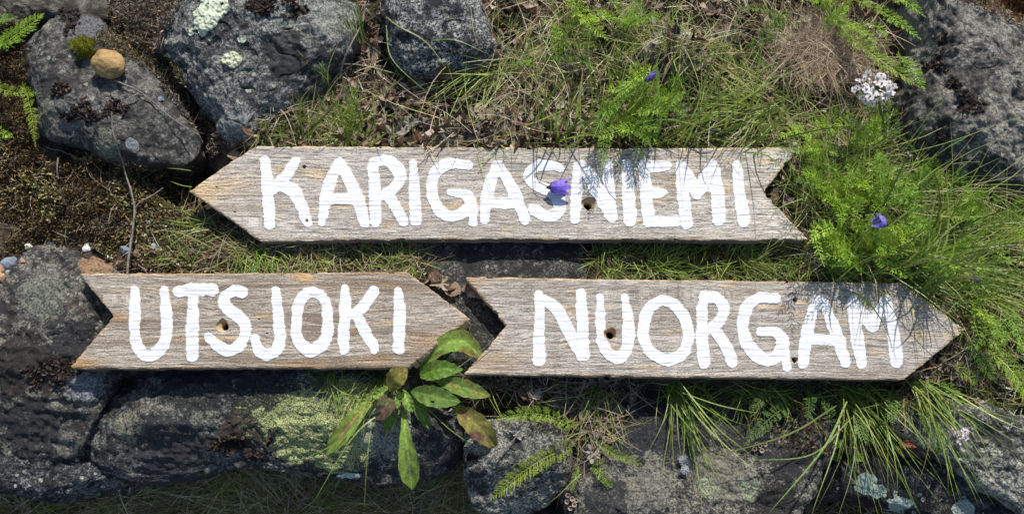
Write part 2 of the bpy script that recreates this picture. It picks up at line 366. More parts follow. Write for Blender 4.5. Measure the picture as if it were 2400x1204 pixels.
YG = (0.44, 0.48, 0.20); PALE = (0.52, 0.57, 0.42); GREY = (0.33, 0.35, 0.31)
rock('long brown-grey rock slab running off the top left corner of the photo', [(-120, -90), (230, -60), (262, 10), (258, 50), (200, 62), (110, 50), (30, 90), (-20, 150), (-120, 140)],
     0.035, 0.01, rock_mat('slab brown grey', (0.05, 0.045, 0.04), (0.12, 0.11, 0.095), amount=0.35, seed=1.3, midlev=0.8), seed=1, p=5)
rock('smooth dark grey boulder carrying the round ochre pebble', [(62, 120), (90, 68), (140, 36), (215, 40), (262, 70), (330, 120), (380, 200), (425, 250), (468, 315), (470, 365), (430, 390), (350, 392), (270, 372), (190, 352), (120, 335), (86, 300), (84, 230), (60, 180)],
     0.062, 0.02, rock_mat('boulder grey', (0.038, 0.037, 0.039), (0.095, 0.093, 0.094), amount=0.45, seed=2.1, warm=0.25, midlev=0.6, fleck=0.55,
        patches=[(110, 265, 30, (0.19, 0.19, 0.13), 0.05, 's'), (250, 335, 30, (0.20, 0.21, 0.14), 0.05, 's'), (200, 70, 45, (0.15, 0.15, 0.16), 0.05, 's'), (310, 340, 14, (0.26, 0.27, 0.27), 0.05, 'plain')]), p=3.0, e=0.6, seed=2, A=(0.010, 0.005, 0.0016), nth=300, nr=120,
     planes=[(150, 120, 0.058, 0.12, -0.1), (330, 330, 0.050, -0.25, 0.35)])
rock('large dark boulder with a pale mint lichen rosette at its top', [(440, -60), (620, -60), (800, -40), (835, 40), (828, 130), (775, 200), (700, 245), (640, 290), (590, 345), (540, 345), (490, 290), (440, 220), (400, 150), (362, 122), (366, 60), (400, 40), (430, 20)],
     0.085, 0.015, rock_mat('boulder lichen', (0.030, 0.034, 0.040), (0.10, 0.108, 0.115), light=(0.32, 0.345, 0.33), amount=0.75, seed=3.7, warm=0.12, midlev=0.62, fleck=0.8,
        patches=[(780, 60, 55, (0.26, 0.27, 0.22), 0.05, 's'), (545, 290, 38, (0.17, 0.20, 0.20), 0.05, 's'), (660, 110, 60, (0.012, 0.012, 0.013), 0.07, 's')]), p=2.6, e=0.65, seed=3, A=(0.016, 0.008, 0.002), nth=330, nr=130,
     planes=[(600, 60, 0.085, -0.10, 0.22), (480, 200, 0.07, 0.5, 0.1), (720, 180, 0.062, -0.3, 0.28)])
rock('black and white mottled rock standing in the grass at the top middle', [(905, -60), (1080, -60), (1118, 10), (1145, 70), (1160, 130), (1130, 175), (1050, 188), (960, 175), (905, 130), (893, 60)],
     0.065, 0.01, rock_mat('mottled', (0.018, 0.022, 0.030), (0.055, 0.062, 0.072), light=(0.42, 0.45, 0.44), amount=0.75, seed=4.4, warm=0.05, midlev=0.5, fleck=0.95), p=3.2, seed=4, planes=[(1000, 60, 0.062, -0.05, 0.1), (1000, 120, 0.055, 0.08, 0.75)], nth=260, nr=100)
rock('big rough grey boulder along the right edge of the photo', [(2080, -60), (2240, -30), (2300, 22), (2370, 50), (2440, 110), (2540, 200), (2540, 420), (2440, 455), (2330, 455), (2230, 425), (2140, 385), (2100, 320), (2110, 230), (2130, 120), (2110, 40)],
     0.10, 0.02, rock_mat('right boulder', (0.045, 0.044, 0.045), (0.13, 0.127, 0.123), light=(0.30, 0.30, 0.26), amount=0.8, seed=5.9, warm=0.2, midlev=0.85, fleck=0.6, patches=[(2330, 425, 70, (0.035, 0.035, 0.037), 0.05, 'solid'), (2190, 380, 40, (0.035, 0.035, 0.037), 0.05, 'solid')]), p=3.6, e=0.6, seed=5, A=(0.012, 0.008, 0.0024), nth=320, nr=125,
     planes=[(2300, 150, 0.095, -0.06, 0.05), (2280, 380, 0.072, -0.05, 0.55)])
rock('pale lichen-crusted stone half buried in the litter above the long sign', [(1500, 110), (1540, 82), (1600, 85), (1650, 120), (1640, 165), (1570, 175), (1510, 160)],
     0.058, 0.02, rock_mat('pale stone', (0.10, 0.10, 0.08), (0.25, 0.26, 0.19), light=(0.5, 0.52, 0.40), amount=1.0, seed=6.1, midlev=0.9), seed=6, nth=120, nr=40)
rock('flat tan-grey stone showing just above the middle of the long sign', [(1010, 320), (1050, 282), (1130, 268), (1200, 262), (1235, 290), (1250, 350), (1180, 385), (1060, 385), (1000, 360)],
     0.026, 0.012, rock_mat('flat tan stone', (0.055, 0.05, 0.042), (0.15, 0.14, 0.105), light=(0.25, 0.26, 0.2), amount=0.6, seed=7.7, midlev=0.8), seed=7, nth=160, nr=60, p=6)
rock('flat dark slab lying under the gaps between the three signs', [(800, 560), (900, 520), (1150, 505), (1350, 530), (1440, 590), (1420, 650), (1350, 700), (1250, 850), (1200, 920), (1080, 900), (1000, 800), (900, 700), (830, 640)],
     0.008, -0.01, rock_mat('under slab', (0.028, 0.029, 0.031), (0.06, 0.062, 0.06), light=(0.21, 0.22, 0.2), amount=0.6, seed=8.2, midlev=0.4), p=7, seed=8, A=(0.003, 0.002, 0.001), nth=260, nr=100)
rock('grey boulder with a peach-stained top under the left end of the lower left sign', [(-60, 600), (20, 612), (60, 590), (110, 566), (180, 570), (240, 596), (300, 612), (330, 640), (330, 760), (300, 860), (262, 930), (230, 1000), (170, 1060), (60, 1100), (-60, 1120)],
     0.013, -0.03, rock_mat('left boulder', (0.030, 0.029, 0.03), (0.11, 0.108, 0.10), light=(0.27, 0.27, 0.24), amount=0.6, seed=9.4, warm=0.4, midlev=0.55, fleck=0.6,
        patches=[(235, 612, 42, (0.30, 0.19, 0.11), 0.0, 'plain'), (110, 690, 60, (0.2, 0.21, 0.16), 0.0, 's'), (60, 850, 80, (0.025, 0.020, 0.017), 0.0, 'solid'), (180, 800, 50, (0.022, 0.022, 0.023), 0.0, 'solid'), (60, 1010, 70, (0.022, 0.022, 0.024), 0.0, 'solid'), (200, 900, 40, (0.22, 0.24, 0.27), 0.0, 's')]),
     p=4.5, seed=9, A=(0.006, 0.008, 0.002), nth=320, nr=125, depth=0.2, planes=[(150, 960, -0.012, 0.1, 0.45)], strata=0.003)
rock('dark fractured rock in the bottom left corner', [(-80, 1040), (60, 1050), (160, 1020), (230, 1040), (300, 1090), (290, 1130), (220, 1165), (130, 1180), (20, 1150), (-80, 1140)],
     -0.04, -0.09, rock_mat('corner rock', (0.016, 0.018, 0.023), (0.05, 0.055, 0.065), light=(0.3, 0.32, 0.33), amount=0.5, seed=10.8, midlev=0.4, fleck=0.9), p=3, seed=10, depth=0.25, A=(0.01, 0.006, 0.002), strata=0.003)
rock('long bottom rock crusted with yellow-green map lichen', [(205, 1000), (240, 935), (320, 880), (380, 840), (560, 800), (800, 800), (960, 830), (1040, 900), (1085, 980), (1092, 1060), (1040, 1105), (900, 1130), (760, 1120), (640, 1095), (520, 1098), (420, 1120), (330, 1130), (250, 1105), (200, 1050)],
     0.004, -0.06, rock_mat('long rock', (0.022, 0.024, 0.030), (0.070, 0.073, 0.078), light=(0.27, 0.28, 0.25), amount=0.6, seed=11.5, warm=0.3, midlev=0.5, fleck=0.5,
        patches=[(690, 985, 88, YG, 0.0, 'areolate'), (790, 1005, 88, YG, -0.01, 'areolate'), (600, 965, 44, YG, 0.0, 'areolate'), (820, 945, 60, YG, 0.0, 'areolate'), (745, 1045, 40, YG, -0.02, 'areolate'), (750, 880, 40, (0.12, 0.17, 0.07), 0.0, 'areolate'),
                 (300, 1005, 40, (0.26, 0.25, 0.17), -0.01, 's'), (380, 1010, 24, (0.26, 0.25, 0.17), -0.01, 's'), (440, 965, 60, (0.2, 0.195, 0.15), 0.0, 's'), (900, 1010, 60, (0.30, 0.31, 0.28), -0.01, 's'), (560, 1015, 50, (0.045, 0.032, 0.025), -0.01, 'plain'), (450, 885, 90, (0.02, 0.021, 0.022), 0.0, 'solid'), (620, 880, 80, (0.02, 0.021, 0.022), 0.0, 'solid'), (400, 1075, 100, (0.026, 0.027, 0.03), -0.03, 'solid')]),  # solid patches paint in the sign's shadow and the sunless lower face
     depth=0.2, p=3.4, e=0.6, seed=11, A=(0.007, 0.009, 0.002), nth=420, nr=130, planes=[(600, 1060, -0.035, 0.0, 0.75), (300, 960, -0.004, 0.0, 0.1), (700, 970, 0.0, 0.02, 0.12)], strata=0.002)
rock('small square grey block beside the goldenrod plant, yarrow leaf lying over it', [(1085, 1010), (1120, 975), (1200, 968), (1300, 975), (1335, 1010), (1340, 1090), (1330, 1140), (1270, 1190), (1180, 1215), (1110, 1190), (1085, 1110)],
     -0.005, -0.06, rock_mat('block rock', (0.035, 0.036, 0.04), (0.12, 0.125, 0.12), light=(0.36, 0.38, 0.33), amount=0.8, seed=12.6, midlev=0.65, fleck=0.6), depth=0.26, p=5, seed=12, A=(0.006, 0.005, 0.002), planes=[(1200, 1130, -0.03, 0.0, 0.9)], nth=260, nr=110)
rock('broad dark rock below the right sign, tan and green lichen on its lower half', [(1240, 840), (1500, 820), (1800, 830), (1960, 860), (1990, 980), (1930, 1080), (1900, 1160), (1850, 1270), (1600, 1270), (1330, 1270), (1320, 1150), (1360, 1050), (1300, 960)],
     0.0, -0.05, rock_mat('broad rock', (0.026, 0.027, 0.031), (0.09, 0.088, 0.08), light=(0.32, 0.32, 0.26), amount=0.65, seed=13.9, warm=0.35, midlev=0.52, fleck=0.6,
        patches=[(1500, 1120, 90, (0.20, 0.19, 0.15), -0.01, 's'), (1690, 1110, 70, (0.20, 0.185, 0.14), -0.01, 's'), (1660, 1140, 30, (0.26, 0.30, 0.18), -0.01, 's'), (1760, 1150, 30, (0.26, 0.30, 0.18), -0.01, 's'), (1470, 975, 100, (0.022, 0.023, 0.026), 0.0, 'solid'), (1600, 970, 110, (0.022, 0.023, 0.026), 0.0, 'solid'), (1740, 960, 100, (0.022, 0.023, 0.026), 0.0, 'solid'), (1850, 1080, 45, (0.02, 0.02, 0.022), 0.0, 'solid'), (1830, 1190, 60, (0.025, 0.022, 0.02), 0.0, 'solid'), (1420, 1170, 50, (0.03, 0.03, 0.03), 0.0, 'solid')]),  # solid patches along the top: dark rock plus shade painted into its colour
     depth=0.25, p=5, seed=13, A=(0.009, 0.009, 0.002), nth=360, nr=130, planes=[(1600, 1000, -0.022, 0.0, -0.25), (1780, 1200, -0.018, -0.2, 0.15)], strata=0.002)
rock('black slab with mint lichen patches near the bottom right corner', [(1870, 1085), (1950, 1050), (2080, 1040), (2200, 1060), (2330, 1130), (2420, 1200), (2380, 1260), (2200, 1225), (2050, 1185), (1900, 1165)],
     -0.04, -0.10, rock_mat('black slab', (0.014, 0.015, 0.018), (0.04, 0.04, 0.043), light=(0.28, 0.3, 0.28), amount=0.3, seed=14.3, midlev=0.4, fleck=0.5,
        patches=[(2030, 1135, 22, (0.34, 0.42, 0.36), -0.045, 'plain'), (2060, 1150, 16, (0.34, 0.42, 0.36), -0.045, 'plain'), (2110, 1180, 20, (0.34, 0.42, 0.36), -0.055, 'plain'), (2260, 1195, 26, (0.34, 0.42, 0.36), -0.06, 'plain')]),
     depth=0.25, p=4, seed=14, A=(0.006, 0.004, 0.0015), planes=[(2100, 1140, -0.048, 0, 0.3)])
rock('pale grey lichen-dusted boulder at the lower right edge', [(2060, 930), (2120, 900), (2230, 915), (2300, 950), (2420, 985), (2520, 1000), (2520, 1260), (2440, 1230), (2330, 1160), (2230, 1090), (2140, 1055), (2080, 1010)],
     0.012, -0.04, rock_mat('pale boulder', (0.06, 0.062, 0.065), (0.16, 0.165, 0.16), light=(0.42, 0.44, 0.38), amount=0.85, seed=15.2, warm=0.15, midlev=0.7, fleck=0.5), depth=0.22, p=3.6, seed=15, A=(0.01, 0.006, 0.002), planes=[(2250, 1000, 0.004, 0.1, 0.35)])
rock('small black wedge stone under the tail of the right sign', [(1185, 870), (1300, 870), (1290, 905), (1262, 935), (1215, 915)], 0.0, -0.02, rock_mat('wedge', (0.016, 0.018, 0.022), (0.04, 0.043, 0.05), amount=0.3, seed=16), seed=16, nth=90, nr=36, A=(0.003, 0.002, 0.001))
rock('russet moss-covered rock in the top right corner', [(2170, -90), (2480, -90), (2480, 75), (2400, 60), (2330, 25), (2260, 15), (2215, -10)], 0.02, -0.02, simple_mat('russet moss', (0.11, 0.055, 0.022), (0.20, 0.13, 0.05), 120, 0.95, 0.004), seed=17, nth=120, nr=40)

BVH = BVHTree.FromPolygons([Vector(v) for v in np.concatenate(BV)], np.concatenate(BF).tolist())
def down(x, y):
    h = BVH.ray_cast(Vector((x, y, 0.6)), Vector((0, 0, -1)))
    return h[0].z if h[0] is not None else 0.0
def hit(px, py, lift=0.0):
    """the spot of ground or rock seen at that place of the photo"""
    d = Vector(raydir(np.array(px, float), np.array(py, float))).normalized(); h = BVH.ray_cast(Vector(CAM), d)
    P = np.array(h[0]) if h[0] is not None else at(np.array(px), np.array(py), 0.0)
    return P + np.array([0, 0, lift])
def hits(A): return np.array([hit(a, b) for a, b in A])
def in_poly(x, y, poly):
    poly = np.asarray(poly, float); c = np.zeros(len(x), bool); j = len(poly) - 1
    for i in range(len(poly)):
        xi, yi = poly[i]; xj, yj = poly[j]
        c ^= ((yi > y) != (yj > y)) & (x < (xj - xi) * (y - yi) / (yj - yi + 1e-12) + xi); j = i
    return c
def sample(poly, n, r=rng, clump=0.0, seed=0):
    poly = np.asarray(poly, float); out = []
    got = 0; tries = 0
    while got < n:
        tries += 1
        if tries > 12: clump = 0
        x = r.uniform(poly[:, 0].min(), poly[:, 0].max(), n * 3); y = r.uniform(poly[:, 1].min(), poly[:, 1].max(), n * 3)
        ok = in_poly(x, y, poly)
        if clump: ok &= fbm(np.stack([x / 60, y / 60, x * 0 + seed], -1), 2, seed) > (clump * 2 - 1) * r.uniform(0, 1, len(x))
        out.append(np.stack([x[ok], y[ok]], -1)); got += ok.sum()
    return np.concatenate(out)[:n]

# ------------------------------------------------------------------ sign boards
def seg_sdf(x, y, pts, hw):
    best = np.full(x.shape, -1e9); pts = np.asarray(pts, float); hw = np.asarray(hw, float)
    for k in range(len(pts) - 1):
        a, b = pts[k], pts[k + 1]; d = b - a; t = np.clip(((x - a[0]) * d[0] + (y - a[1]) * d[1]) / (d @ d), 0, 1)
        r = hw[k] + (hw[k + 1] - hw[k]) * t
        best = np.maximum(best, r - np.hypot(x - a[0] - d[0] * t, y - a[1] - d[1] * t))
    return best
def poly_sdf(x, y, poly):
    poly = np.asarray(poly, float); ins = in_poly(x.ravel(), y.ravel(), poly).reshape(x.shape); d = np.full(x.shape, 1e9)
    for k in range(len(poly)):
        a = poly[k]; b = poly[(k + 1) % len(poly)]; e = b - a; t = np.clip(((x - a[0]) * e[0] + (y - a[1]) * e[1]) / (e @ e), 0, 1)
        d = np.minimum(d, np.hypot(x - a[0] - e[0] * t, y - a[1] - e[1] * t))
    return np.where(ins, d, -d)
def march(X, Y, F):
    """F>0 region of a grid as polygons (quads/tris) with interpolated borders"""
    ny, nx = F.shape; vid = {}; V = []; Q = []; T = []
    ins = F > 0
    idx = -np.ones(F.shape, int); yy, xx = np.nonzero(ins); idx[yy, xx] = np.arange(len(yy)); V = [np.stack([X[yy, xx], Y[yy, xx]], -1)]; n = len(yy)
    full = ins[:-1, :-1] & ins[1:, :-1] & ins[:-1, 1:] & ins[1:, 1:]
    a = idx[:-1, :-1][full]; b = idx[:-1, 1:][full]; c = idx[1:, 1:][full]; d = idx[1:, :-1][full]; Q = np.stack([a, b, c, d], -1).tolist()
    anyc = (ins[:-1, :-1] | ins[1:, :-1] | ins[:-1, 1:] | ins[1:, 1:]) & ~full; extra = []
    def cross(p, q):
        nonlocal n
        k = (p, q) if p < q else (q, p)
        if k not in vid:
            (y0, x0), (y1, x1) = k; f0, f1 = F[y0, x0], F[y1, x1]; t = np.clip(f0 / (f0 - f1), 0.08, 0.92)
            extra.append((X[y0, x0] + (X[y1, x1] - X[y0, x0]) * t, Y[y0, x0] + (Y[y1, x1] - Y[y0, x0]) * t)); vid[k] = n; n += 1
        return vid[k]
    for y, x in zip(*np.nonzero(anyc)):
        cs = [(y, x), (y, x + 1), (y + 1, x + 1), (y + 1, x)]; poly = []
        for k in range(4):
            p, q = cs[k], cs[(k + 1) % 4]
            if ins[p]: poly.append(int(idx[p]))
            if ins[p] != ins[q]: poly.append(cross(p, q))
        for k in range(1, len(poly) - 1): T.append((poly[0], poly[k], poly[k + 1]))
    if extra: V.append(np.array(extra))
    return np.concatenate(V), np.array(Q).reshape(-1, 4), np.array(T).reshape(-1, 3)
def border(Q, T):
    E = np.concatenate([np.stack([Q[:, k], Q[:, (k + 1) % 4]], -1) for k in range(4)] + [np.stack([T[:, k], T[:, (k + 1) % 3]], -1) for k in range(3)])
    S = np.sort(E, 1); key = S[:, 0].astype(np.int64) * 10000000 + S[:, 1]; u, inv, cnt = np.unique(key, return_inverse=True, return_counts=True)
    return E[cnt[inv] == 1]
ZB, TB = 0.036, 0.021
KN = {1: [(1250, 395, 60, 14), (880, 430, 60, 10), (1640, 420, 40, 9), (560, 520, 70, -12), (1790, 455, 60, 10)],
      2: [(521, 760, 70, 14), (250, 700, 60, -10), (900, 770, 70, 12), (660, 740, 60, 7)],
      3: [(1386, 780, 55, 22), (1560, 690, 90, -16), (1240, 760, 60, 10), (1900, 780, 90, 9)]}
def warp_v(px, py, b):
    v = py + 5 * fbm(np.stack([px / 260, py / 90, px * 0 + b], -1), 3, 50 + b)
    for (kx, ky, r, a) in KN[b]: v = v + a * np.exp(-(((px - kx) / (r * 1.8)) ** 2 + ((py - ky) / (r * 0.55)) ** 2)) * np.sign(py - ky + 0.01) * (1 - np.exp(-((py - ky) / 6) ** 2))
    return v
def board_z(px, py, b):
    v = warp_v(px, py, b); return ZB + 0.00035 * vnoise(np.stack([px / 120, v / 4.2, v * 0 + b], -1), 60 + b) + 0.0002 * vnoise(np.stack([px / 60, v / 2.1, v * 0], -1), 70 + b)
def grain(px, py, b): return np.stack([px * PX, warp_v(px, py, b) * PX, px * 0], -1)
def sign(b, label, outline, holes, letters, brown):
    o = np.array(outline, float); x0, y0 = o.min(0) - 6; x1, y1 = o.max(0) + 6
    Xg, Yg = np.meshgrid(np.arange(x0, x1, 4.4), np.arange(y0, y1, 1.9))
    F = poly_sdf(Xg, Yg, o) + 1.1 * fbm(np.stack([Xg / 30, Yg / 7, Xg * 0 + b], -1), 4, 80 + b, 0.7) - 4 * sm(0.62, 0.95, fbm(np.stack([Xg / 26, Yg / 12, Xg * 0 + b + 9], -1), 2, 180 + b))
    edge = F.copy()
    for (hx, hy, r, rin, ang) in holes:
        F = np.minimum(F, np.hypot(Xg - hx, Yg - hy) - r * (1 + 0.12 * np.sin(3 * np.arctan2(Yg - hy, Xg - hx) + hx)))
    V2, Q, T = march(Xg, Yg, F); px, py = V2[:, 0], V2[:, 1]
    sd_ = poly_sdf(px, py, o); z = board_z(px, py, b) - 0.0012 * sm(3.0, 0.0, sd_)
    P = at(px, py, ZB); P[:, 2] = z
    E = border(Q, T); bv = np.unique(E); low = at(px[bv], py[bv], ZB).copy(); low[:, 2] = ZB - TB
    m = -np.ones(len(P), int); m[bv] = len(P) + np.arange(len(bv))
    # saw cuts on the lower right flare outwards a little
    cutside = np.zeros(len(bv), bool)
    slant = (sd_[bv] < 4)
    if b == 2:
        s = slant & (px[bv] > 965) & (py[bv] > 750); low[s, 0] += 0.0045; low[s, 1] -= 0.0035
    V = np.concatenate([P, low]); W = np.stack([E[:, 1], E[:, 0], m[E[:, 0]], m[E[:, 1]]], -1)
    # tones: the end grain and cut rims stay yellow, the face is grey
    col = np.ones((len(V), 3)); endd = np.minimum.reduce([np.abs(sd_)] * 1)
    slope = np.zeros(len(px)); left, right = o[:, 0].min(), o[:, 0].max()
    nz = fbm(np.stack([px / 90, py / 18, px * 0 + 3], -1), 3, 90 + b)
    warm = sm(5, 0, endd + 3 * nz) * 0.8 + sm(60, 0, np.minimum(px - left, right - px)) * 0.35 * sm(-0.3, 0.5, nz)
    warm += sm(0.55, 1.0, nz) * 0.6
    lite = sm(1460, 1900, px) if b == 1 else 0 * px
    for (sx, sy, rx, ry, a_) in ({1: [(470, 455, 50, 30, 0.9), (540, 430, 60, 26, 0.5), (840, 470, 30, 16, 0.5)], 2: [(712, 645, 20, 18, 1.3), (700, 855, 60, 10, 0.8), (1010, 800, 60, 22, 0.6), (180, 850, 50, 14, 0.9)], 3: [(1150, 850, 60, 40, 0.5), (1120, 660, 40, 10, 0.5)]}[b]):
        warm += a_ * np.exp(-((px - sx) / rx) ** 2 - ((py - sy) / ry) ** 2)
    warm = np.clip(warm, 0, 1.2)[:, None]
    col[:len(P)] = (1 - warm) * (np.array([1.0, 1.0, 1.0]) * (1 + 0.22 * lite[:, None])) + warm * np.array([1.28, 1.02, 0.68])
    col[:len(P)] *= {1: (0.97, 0.96, 0.94), 2: (0.84, 0.79, 0.73), 3: (0.92, 0.90, 0.88)}[b]
    sil = sm(12, 0, np.abs(F[0, 0] * 0 + py - o[:, 1].max())) if False else 0
    gr = np.concatenate([grain(px, py, b), grain(px[bv], py[bv], b)])
    gr[len(P):, 1] += 0.02
    A = V[W[:, 0]]; Bq = V[W[:, 1]]; dirx = np.abs((Bq - A)[:, 0]) / (np.linalg.norm((Bq - A)[:, :2], axis=1) + 1e-9)
    mid = (m[E[:, 0]] - len(P)); issaw = (dirx < 0.93)
    root = empty('direction_sign', at(np.array((x0 + x1) / 2), np.array((y0 + y1) / 2), ZB - TB)); tag(root, label, 'sign', 'wooden direction signs')
    mats = [wood_mat('weathered board %d' % b, b * 3.3, brown), M_cut, M_side]
    bm = np.concatenate([Q, W]); mi = np.concatenate([np.zeros(len(Q)), np.where(issaw, 1, 2), np.zeros(len(T))])
    obj('board', V, bm, T, parent=root, mats=mats, mi=mi, col=col, vec=gr, smooth=True)
    pm = paint_mat('white paint %d' % b, b * 3.3, brown)
    for strokes in letters:
        allp = np.concatenate([np.array(s[0], float) for s in strokes]); lx0, ly0 = allp.min(0) - 22; lx1, ly1 = allp.max(0) + 22
        Xl, Yl = np.meshgrid(np.arange(lx0, lx1, 2.2), np.arange(ly0, ly1, 1.3)); Fl = np.full(Xl.shape, -99.)
        for (pts, hw) in strokes:
            pa = np.column_stack([np.array(pts, float), np.array(hw, float)]); n_ = max(8, len(pts) * 5)
            sp = smooth_path(pa, n_) if len(pts) > 2 else pa
            Fl = np.maximum(Fl, seg_sdf(Xl, Yl, sp[:, :2], sp[:, 2]))
        vv = warp_v(Xl, Yl, b)
        Fl = Fl + 1.6 * vnoise(np.stack([Xl / 22, Yl / 16, vv * 0 + b], -1), 65) + 0.9 * vnoise(np.stack([Xl / 26, vv / 3.2, vv * 0 + b], -1), 61) + 1.1 * fbm(np.stack([Xl / 7, vv / 4, vv * 0], -1), 2, 33) + 0.4
        for (hx, hy, r, rin, ang) in holes: Fl = np.minimum(Fl, np.hypot(Xl - hx, Yl - hy) - r - (2.5 if r > 9 else 0.6))
        LV, LQ, LT = march(Xl, Yl, Fl); lz = board_z(LV[:, 0], LV[:, 1], b)
        P = at(LV[:, 0], LV[:, 1], ZB); P[:, 2] = lz + 0.00075
        E = border(LQ, LT); bv = np.unique(E); low = P[bv].copy(); low[:, 2] -= 0.0013; m = -np.ones(len(P), int); m[bv] = len(P) + np.arange(len(bv))
        Wq = np.stack([E[:, 1], E[:, 0], m[E[:, 0]], m[E[:, 1]]], -1); g2 = grain(LV[:, 0], LV[:, 1], b)
        obj('painted_letter', np.concatenate([P, low]), np.concatenate([LQ, Wq]), LT, parent=root, mat=pm, vec=np.concatenate([g2, g2[bv]]))
    for (hx, hy, r, rin, ang) in holes:
        if r < 9: continue
        G = Geo(); th = np.linspace(0, 2 * np.pi, 28, endpoint=False); prof = [(r * 1.04, -0.0006), (r * 0.95, -0.0025), (rin * 1.15, -0.0065), (rin, -0.0075), (rin, -TB)]
        C0 = at(np.array(hx, float), np.array(hy, float), ZB); V = []
        for q, (rr, dz) in enumerate(prof):
            cx = ang[0] * (q > 1); cy = ang[1] * (q > 1); w_ = 1 + 0.05 * np.sin(3 * th + q + hx)
            V.append(np.stack([C0[0] + (cx + rr * w_ * np.cos(th)) * PX, C0[1] + (-cy + rr * w_ * np.sin(th)) * PX, th * 0 + ZB + dz], -1))
        V = np.concatenate(V); i = np.arange(len(prof) - 1)[:, None] * 28 + np.arange(28)[None]; j = np.arange(len(prof) - 1)[:, None] * 28 + (np.arange(28)[None] + 1) % 28
        G.add(V, np.stack([i, j, j + 28, i + 28], -1).reshape(-1, 4)); G.build('bolt_hole', M_cut, root)
    return root
def S(*a):
    """(x,y,halfwidth) triples -> stroke"""
    a = np.array(a, float).reshape(-1, 3); return (a[:, :2].tolist(), a[:, 2].tolist())
L1 = [
 [S(622,380,13, 627,445,14, 632,526,13), S(693,377,11, 672,411,14, 643,442,13), S(665,436,14, 689,449,16, 706,482,14, 717,510,13, 722,522,9)],
 [S(794,383,11, 775,425,14, 762,470,14, 754,523,8), S(797,382,12, 820,425,14, 840,475,14, 855,521,12), S(776,467,13, 842,467,13)],
 [S(874,382,12, 878,445,14, 880,520,12), S(875,380,11, 908,378,13, 934,400,15, 936,425,14, 918,446,12, 890,462,12), S(906,455,13, 930,490,13, 946,520,10)],
 [S(968,383,9, 971,452,13, 974,517,13)],
 [S(1098,388,11, 1073,384,12, 1045,387,13, 1022,404,13, 1013,430,13, 1014,459,13, 1027,490,13, 1054,507,13, 1080,502,13, 1098,486,13, 1100,466,13, 1085,454,12, 1054,450,7), S(1100,462,12, 1108,485,12, 1109,520,10)],
 [S(1162,388,10, 1150,429,14, 1140,469,14, 1135,514,11), S(1170,388,11, 1193,429,13, 1210,464,14, 1230,514,12), S(1146,476,13, 1210,476,13)],
 [S(1313,394,9, 1285,388,12, 1262,389,12, 1240,406,12, 1245,427,12, 1270,440,13, 1300,457,14, 1312,478,14, 1306,500,14, 1280,506,13, 1256,495,14, 1246,486,8)],
 [S(1354,388,10, 1350,459,13, 1347,513,12), S(1361,390,13, 1385,418,15, 1406,459,16, 1430,506,13), S(1424,384,11, 1427,450,14, 1434,510,13)],
 [S(1468,386,11, 1473,455,15, 1477,516,15)],
 [S(1508,386,12, 1513,450,14, 1520,518,14), S(1510,391,14, 1540,391,14, 1562,390,11), S(1515,456,12, 1540,454,13, 1556,452,9), S(1520,519,14, 1585,518,13)],
 [S(1594,388,11, 1600,450,14, 1609,522,15), S(1671,386,12, 1681,450,15, 1684,515,16), S(1600,392,12, 1632,448,15), S(1666,392,13, 1634,452,15), S(1604,436,12, 1672,438,12)],
 [S(1727,388,11, 1733,455,14, 1744,517,15)]]
L2 = [
 [S(317,681,10, 316,732,13, 316,777,12, 323,813,13, 348,833,14, 377,816,15, 389,786,13, 390,732,13, 385,680,10)],
 [S(418,682,13, 455,679,15, 498,680,14), S(453,690,12, 451,755,14, 450,834,14)],
 [S(568,685,12, 547,681,12, 525,702,13, 537,726,13, 565,746,14, 576,772,13, 564,806,13, 540,822,13, 510,809,13, 489,789,10)],
 [S(647,681,10, 651,732,13, 657,790,13, 649,817,14, 627,831,14, 606,820,13, 597,794,11)],
 [S(733,684,12, 711,693,13, 700,718,13, 695,752,12, 695,785,13, 708,810,14, 731,821,15, 754,808,15, 767,780,14, 768,745,12, 765,713,12, 752,691,12, 733,684,12)],
 [S(808,676,8, 809,715,14, 807,760,13, 805,799,13, 807,822,10), S(876,681,12, 853,716,13, 826,738,11), S(836,738,11, 855,775,13, 877,816,12)],
 [S(934,681,9, 936,745,15, 934,817,13)]]
L3 = [
 [S(1264,690,10, 1264,768,12, 1263,843,15), S(1272,700,12, 1303,723,13, 1335,779,15, 1363,832,13), S(1362,689,12, 1365,772,14, 1369,832,13)],
 [S(1406,697,9, 1408,768,12, 1417,815,13, 1443,838,14, 1468,820,14, 1473,768,14, 1464,699,9)],
 [S(1549,704,12, 1521,723,13, 1508,765,13, 1511,802,13, 1533,832,13, 1569,843,14, 1602,824,13, 1613,777,13, 1597,732,13, 1573,710,13, 1549,704,12)],
 [S(1648,692,11, 1645,775,14, 1650,850,14), S(1652,696,13, 1679,698,13, 1696,721,13, 1688,749,13, 1658,773,12), S(1672,772,13, 1700,808,14, 1716,848,13)],
 [S(1817,700,12, 1781,697,13, 1752,719,14, 1740,759,14, 1749,802,14, 1775,833,15, 1802,843,14, 1827,828,15, 1831,795,15, 1813,777,13, 1782,778,10), S(1836,795,12, 1844,862,9)],
 [S(1914,701,10, 1893,772,14, 1882,850,13), S(1927,701,11, 1957,775,14, 1981,849,13), S(1897,796,13, 1968,796,13)],
 [S(1997,706,10, 2007,782,15, 2019,852,12), S(1998,706,12, 2042,762,15), S(2074,706,12, 2044,764,15), S(2078,706,13, 2093,782,14, 2101,848,14)]]
